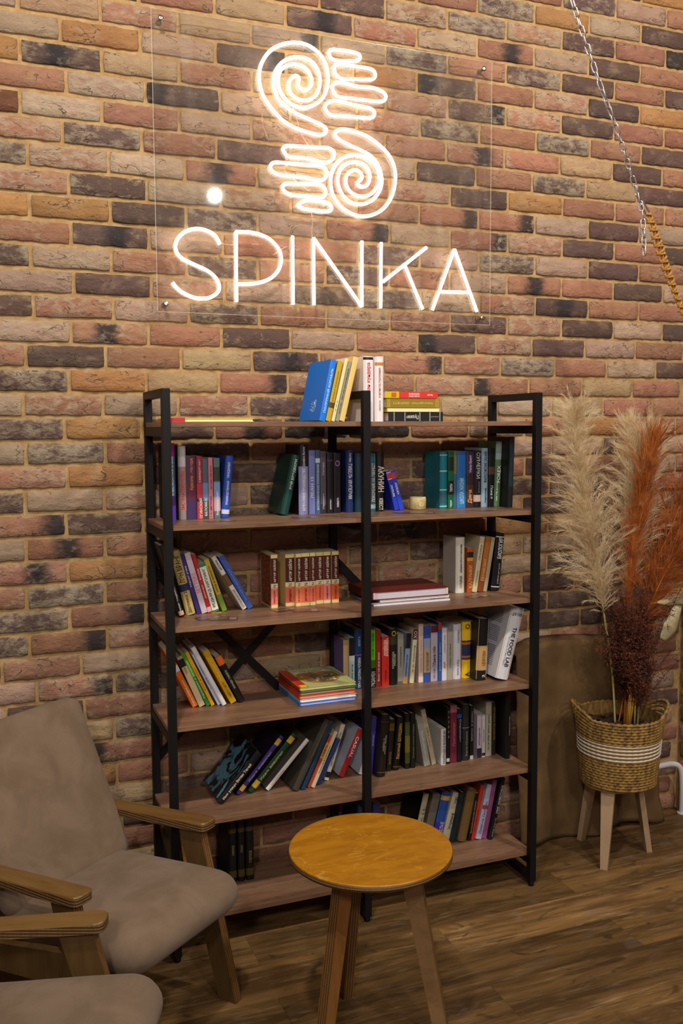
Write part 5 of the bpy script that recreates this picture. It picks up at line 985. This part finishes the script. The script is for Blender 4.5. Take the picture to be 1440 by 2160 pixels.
M_RUST = hair_mat('dried_rust', '6c3018', '40190c', .2); M_STRAW = N('straw_stem').set(lin('b4a46c'), .6); M_YSTEM = N('dyed_stem').set(lin('c8840f'), .5); M_OSTEM = N('orange_stem').set(lin('b4600f'), .6); M_DKSTEM = N('dark_stem').set(lin('3a2418'), .8)
def grass(name, label, axis, stem_mat, hmat, stem_r, specs, group=None):
    o = thing(name, label, 'dried grass', axis[0], (0, 0, 0), 'pampas plumes in the basket'); inv = -Vector(axis[0])
    s = MB().tube(smooth_path(axis, 6), stem_r, 8, rs=None).build('stem', stem_mat, o); s.location = inv
    m = MB()
    for sp in specs:
        q = tufts(axis, *sp[0], **sp[1]); m.add(q.v, q.f)
    p = m.build('plume', hmat, o); p.location = inv; tag(p, kind='stuff')
    return o
A_ = {'cream1': [(1.772, -.245, .515), (1.754, -.24, .742), (1.709, -.24, .971), (1.66, -.24, 1.177), (1.611, -.24, 1.396), (1.573, -.24, 1.576), (1.562, -.24, 1.735)],
 'cream2': [(1.845, -.215, .515), (1.868, -.20, .728), (1.882, -.18, .943), (1.889, -.17, 1.155), (1.896, -.17, 1.344), (1.908, -.17, 1.494), (1.918, -.17, 1.620)],
 'orange1': [(1.798, -.265, .515), (1.802, -.27, .763), (1.797, -.27, .969), (1.813, -.27, 1.172), (1.838, -.27, 1.336), (1.867, -.27, 1.481), (1.897, -.27, 1.59)],
 'orange2': [(1.782, -.25, .515), (1.840, -.24, .752), (1.889, -.24, .957), (1.949, -.24, 1.123), (2.019, -.24, 1.27), (2.084, -.24, 1.40), (2.135, -.24, 1.47)],
 'orange3': [(1.788, -.285, .515), (1.812, -.295, .77), (1.854, -.30, .933), (1.927, -.305, 1.086), (2.01, -.31, 1.20), (2.10, -.31, 1.29)]}
grass('pampas_grass', 'tall cream pampas plume nearest the bookcase in the basket', A_['cream1'], M_STRAW, M_CREAMG, .0042,
      [((330, .13, .24, .10, 11), dict(t0=.33, up=.95, hairs=40, hl=.34, fan=.6, tip=.42)), ((240, .05, .10, .04, 12), dict(t0=.36, up=1.3, hairs=16, hl=.5, fan=.7, tip=.7))])
grass('pampas_grass', 'cream pampas plume with a broad fluffy head behind the orange plume', A_['cream2'], M_STRAW, M_CREAMG, .0042,
      [((250, .12, .21, .09, 21), dict(t0=.40, up=.95, hairs=38, hl=.34, fan=.6, tip=.6)), ((190, .10, .17, .03, 22), dict(t0=.70, up=1.1, hairs=38, hl=.36, fan=.6, tip=.95))])
grass('pampas_grass', 'upright bright orange pampas plume in the basket', A_['orange1'], M_OSTEM, M_ORANGE, .003,
      [((330, .12, .22, .01, 31), dict(t0=.33, up=2.6, hairs=16, hl=.4, fan=.25, tip=.55, spread=.6, width=.0008)), ((60, .16, .28, .16, 32), dict(t0=.38, up=1.2, hairs=12, hl=.3, fan=.3, tip=.6, width=.0008, bias=(.5, -.1, 0)))])
grass('pampas_grass', 'orange pampas plume bending far to the right edge', A_['orange2'], M_OSTEM, M_ORANGE, .0024,
      [((270, .16, .34, .19, 41), dict(t0=.36, up=1.0, hairs=14, hl=.3, fan=.3, tip=.8, width=.0009, bias=(.4, -.1, .2)))])
grass('pampas_grass', 'lower orange pampas plume with drooping strands at the right edge', A_['orange3'], M_OSTEM, M_ORANGE, .0024,
      [((270, .16, .34, .23, 51), dict(t0=.34, up=.8, hairs=14, hl=.3, fan=.3, tip=.8, width=.0009, bias=(.5, -.1, .1)))])
# rust coloured dried bush
bu = thing('dried_bush', 'dark rust coloured bushy dried flowers in the middle of the basket', 'dried flowers', (1.835, -.275, .515)); inv = -Vector((1.835, -.275, .515))
r = random.Random(9); m = MB(); tw = MB()
for i in range(120):
    base = Vector((1.835 + r.uniform(-.012, .012), -.275 + r.uniform(-.012, .012), .515)); tip = Vector((1.80 + r.gauss(0, .062), -.285 + r.gauss(0, .045), .90 + r.uniform(-.17, .19)))
    mid = base.lerp(tip, .5) + Vector((r.uniform(-.015, .015), 0, 0)); mid.x += (1.84 - mid.x) * .5
    path = smooth_path([base, mid, tip], 6); tw.tube(path, .0009, 4)
    for j in range(70):
        t = r.uniform(.45, 1); k = min(int(t * (len(path) - 1)), len(path) - 2); p = path[k].copy(); d = Vector((r.gauss(0, 1), r.gauss(0, 1), r.uniform(.1, 1.4))).normalized()
        L = r.uniform(.015, .05); q = p + d * L; s = d.cross(Vector((.3, .9, .2))).normalized() * .0006
        m.add([p - s, p + s, q], [(0, 1, 2)])
        for e in range(3):
            c = q + Vector((r.gauss(0, 1), r.gauss(0, 1), r.gauss(0, 1))) * .005; u = Vector((r.gauss(0, 1), r.gauss(0, 1), r.gauss(0, 1))).normalized() * .0036; w = u.orthogonal().normalized() * .0025
            m.add([c - u, c + w, c + u, c - w], [(0, 1, 2, 3)])
o = tw.build('twigs', M_DKSTEM, bu); o.location = inv; tag(o, kind='stuff'); o = m.build('florets', M_RUST, bu); o.location = inv; tag(o, kind='stuff')
# extra cut stems standing in the bark
for i, (b, t, rr_, mt, lab) in enumerate((((1.800, -.295, .515), (1.823, -.30, .70), .0052, M_YSTEM, 'thick golden yellow stem in the middle of the basket'), ((1.783, -.30, .515), (1.799, -.30, .70), .0036, M_YSTEM, 'slanting thin yellow stem left in the basket'), ((1.792, -.30, .515), (1.803, -.30, .68), .0033, M_STRAW, 'pale straw stem between the yellow stems'), ((1.818, -.302, .515), (1.822, -.30, .67), .0034, M_STRAW, 'pale straw stem right of the thick yellow stem'), ((1.836, -.298, .515), (1.848, -.29, .72), .0045, M_STRAW, 'greyish stem at the right side of the basket'))):
    o = thing('cut_stem', lab, 'stem', b, group='cut stems in the basket'); q = MB().tube([b, t], rr_, 8).build('stalk', mt, o); q.location = -Vector(b)
# pale dried leaves
M_LEAF = hair_mat('dried_leaf', 'cdbf9c', 'aa9a74', .25)
def leaf(label, pts, widths, nrm):
    o = thing('dried_leaf', label, 'leaf', pts[0], group='pale dried leaves'); P = smooth_path(pts, 6); m = MB(); k = len(P); vs = []
    for i, p in enumerate(P):
        f = i / (k - 1) * (len(widths) - 1); a = min(int(f), len(widths) - 2); w = widths[a] + (widths[a + 1] - widths[a]) * (f - a)
        tg = (P[min(i + 1, k - 1)] - P[max(i - 1, 0)]).normalized(); s = tg.cross(Vector(nrm)).normalized()
        vs += [p + s * w, p + Vector(nrm) * w * .35, p - s * w]
    m.add(vs, [(i * 3 + j, i * 3 + j + 1, i * 3 + j + 4, i * 3 + j + 3) for i in range(k - 1) for j in range(2)], True)
    q = m.build('blade', M_LEAF, o); q.location = -Vector(pts[0])
    q.modifiers.new('thickness', 'SOLIDIFY').thickness = .0008
    q = MB().tube([P[0], P[0] + (P[0] - P[1]).normalized() * .03], .0016, 6).build('stalk', M_STRAW, o); q.location = -Vector(pts[0])
leaf('pale curled dried leaf at the right edge, upper of two', [(1.889, -.33, 1.008), (1.935, -.335, 1.012), (1.984, -.335, 1.030), (2.042, -.33, 1.040), (2.11, -.32, 1.02)], [.002, .018, .040, .046, .008], (.05, -.8, .6))
leaf('pale curled dried leaf at the right edge, hanging below the other', [(2.004, -.335, .998), (1.965, -.345, .955), (1.938, -.35, .905), (1.905, -.345, .862)], [.010, .040, .052, .020], (.30, -.95, .05))
# ------------------------------------------------------------------ swing chain with macrame rope
M_ZINC = metal('zinc_chain', 'c4c2c4', .28)
def link_mesh(Lh=.0200, Wh=.0072, wr=.0025):
    pts = []
    for i in range(9): a = -PI / 2 + PI * i / 8; pts.append((Wh * math.sin(a) , 0, (Lh - Wh - wr) + Wh * math.cos(a)))
    for i in range(9): a = PI / 2 + PI * i / 8; pts.append((Wh * math.sin(a), 0, -(Lh - Wh - wr) + Wh * math.cos(a)))
    return MB().tube(pts, wr, 8, True).mesh('link', M_ZINC)
LK = link_mesh(); YC = -.45
ch = thing('swing_chain', 'galvanised steel chain hanging at the upper right in front of the bricks', 'chain', (1.652, YC, 2.495))
P = smooth_path([(.93, YC, 4.2), (1.09, YC, 3.8), (1.24, YC, 3.42), (1.353, YC, 3.132), (1.424, YC, 2.977), (1.484, YC, 2.847), (1.554, YC, 2.715), (1.609, YC, 2.595), (1.656, YC, 2.487)], 30)
def along(P, step):
    acc = 0; out = [P[0]]
    for a, b in zip(P, P[1:]):
        l = (b - a).length; s = step - acc
        while s <= l: out.append(a.lerp(b, s / l)); s += step
        acc = (acc + l) % step
    return out
def chain_run(P, twist):
    C = along(P, .0305)
    for i, (a, b) in enumerate(zip(C, C[1:])):
        d = (b - a).normalized(); z = d; x = Vector((math.cos(twist + i * PI / 2 + .12 * i), math.sin(twist + i * PI / 2 + .12 * i), 0)); x = (x - z * x.dot(z)).normalized(); y = z.cross(x)
        M = Matrix((x, y, z)).transposed().to_4x4(); M.translation = (a + b) / 2 - Vector(ch.location)
        o = link('link', LK, ch); o.matrix_local = M
chain_run(P, .3)
chain_run(smooth_path([(1.654, YC - .006, 2.49), (1.667, YC - .008, 2.44), (1.676, YC - .008, 2.392), (1.687, YC - .008, 2.262)], 12), .8)
ql = thing('quick_link', 'small steel connector joining the chain to the knotted rope', 'connector', (1.68, YC, 2.455))
pts = []; d = Vector((1.706 - 1.652, 0, 2.424 - 2.497)); u = d.normalized(); s_ = Vector((u.z, 0, -u.x)); L = d.length / 2
for i in range(9): a = -PI / 2 + PI * i / 8; pts.append(u * (L - .007 + .007 * math.cos(a)) + s_ * .0075 * math.sin(a))
for i in range(9): a = PI / 2 + PI * i / 8; pts.append(u * (-(L - .007) + .007 * math.cos(a)) + s_ * .0075 * math.sin(a))
MB().tube(pts, .0028, 10, True).build('loop', M_ZINC, ql); c = s_ * .0075; MB().tube([c - u * .012, c + u * .012], .0045, 8).build('sleeve', M_ZINC, ql)
M_ROPE = N('macrame_cord'); _n = M_ROPE.noise(M_ROPE.mapping(M_ROPE.obj(), (1, 1, 1)), 260, 3); M_ROPE = M_ROPE.set(M_ROPE.mix(M_ROPE.ramp(_n, (.35, .7, 0, 1)), lin('b8853e'), lin('8c5c20')), .9, M_ROPE.bump(_n, .4, .002))
rp = thing('macrame_rope', 'ochre knotted macrame rope running off the right edge', 'rope', (1.707, YC, 2.418)); inv = -Vector((1.707, YC, 2.418))
P = smooth_path([(1.703, YC, 2.426), (1.738, YC, 2.347), (1.778, YC, 2.259), (1.824, YC, 2.171), (1.869, YC, 2.089), (1.95, YC, 1.947), (2.05, YC - .03, 1.77), (2.14, YC - .08, 1.60), (2.2, YC - .13, 1.46)], 30)
o = MB().tube(P[::4], .0042, 8).build('core_cord', M_ROPE, rp); o.location = inv
Cn = along(P, .0145)
for i, (a, b) in enumerate(zip(Cn, Cn[1:])):
    t = (b - a).normalized(); side = t.cross(Vector((0, 1, 0))).normalized(); f = i / 22; w = .0078 + .0070 * max(0, math.sin(PI * min(f, 1) ** .8)) ; fr = Vector((0, -1, 0))
    sg = 1 if i % 2 else -1
    k = []
    for j in range(9):
        q = j / 8 * PI * 1.15 - .25; k.append(a + t * (.014 * j / 8 + .002 * sg) + side * sg * w * math.cos(q) + fr * (w * .75 * math.sin(q) + .001))
    o = MB().tube(k, .0044, 7).build('knot', M_ROPE, rp); o.location = inv
    k = [a + t * (.012 * j / 6) + side * (-sg) * (w * (.75 + .3 * math.sin(j / 6 * PI))) + fr * .001 for j in range(7)]
    o = MB().tube(k, .0042, 7).build('knot', M_ROPE, rp); o.location = inv
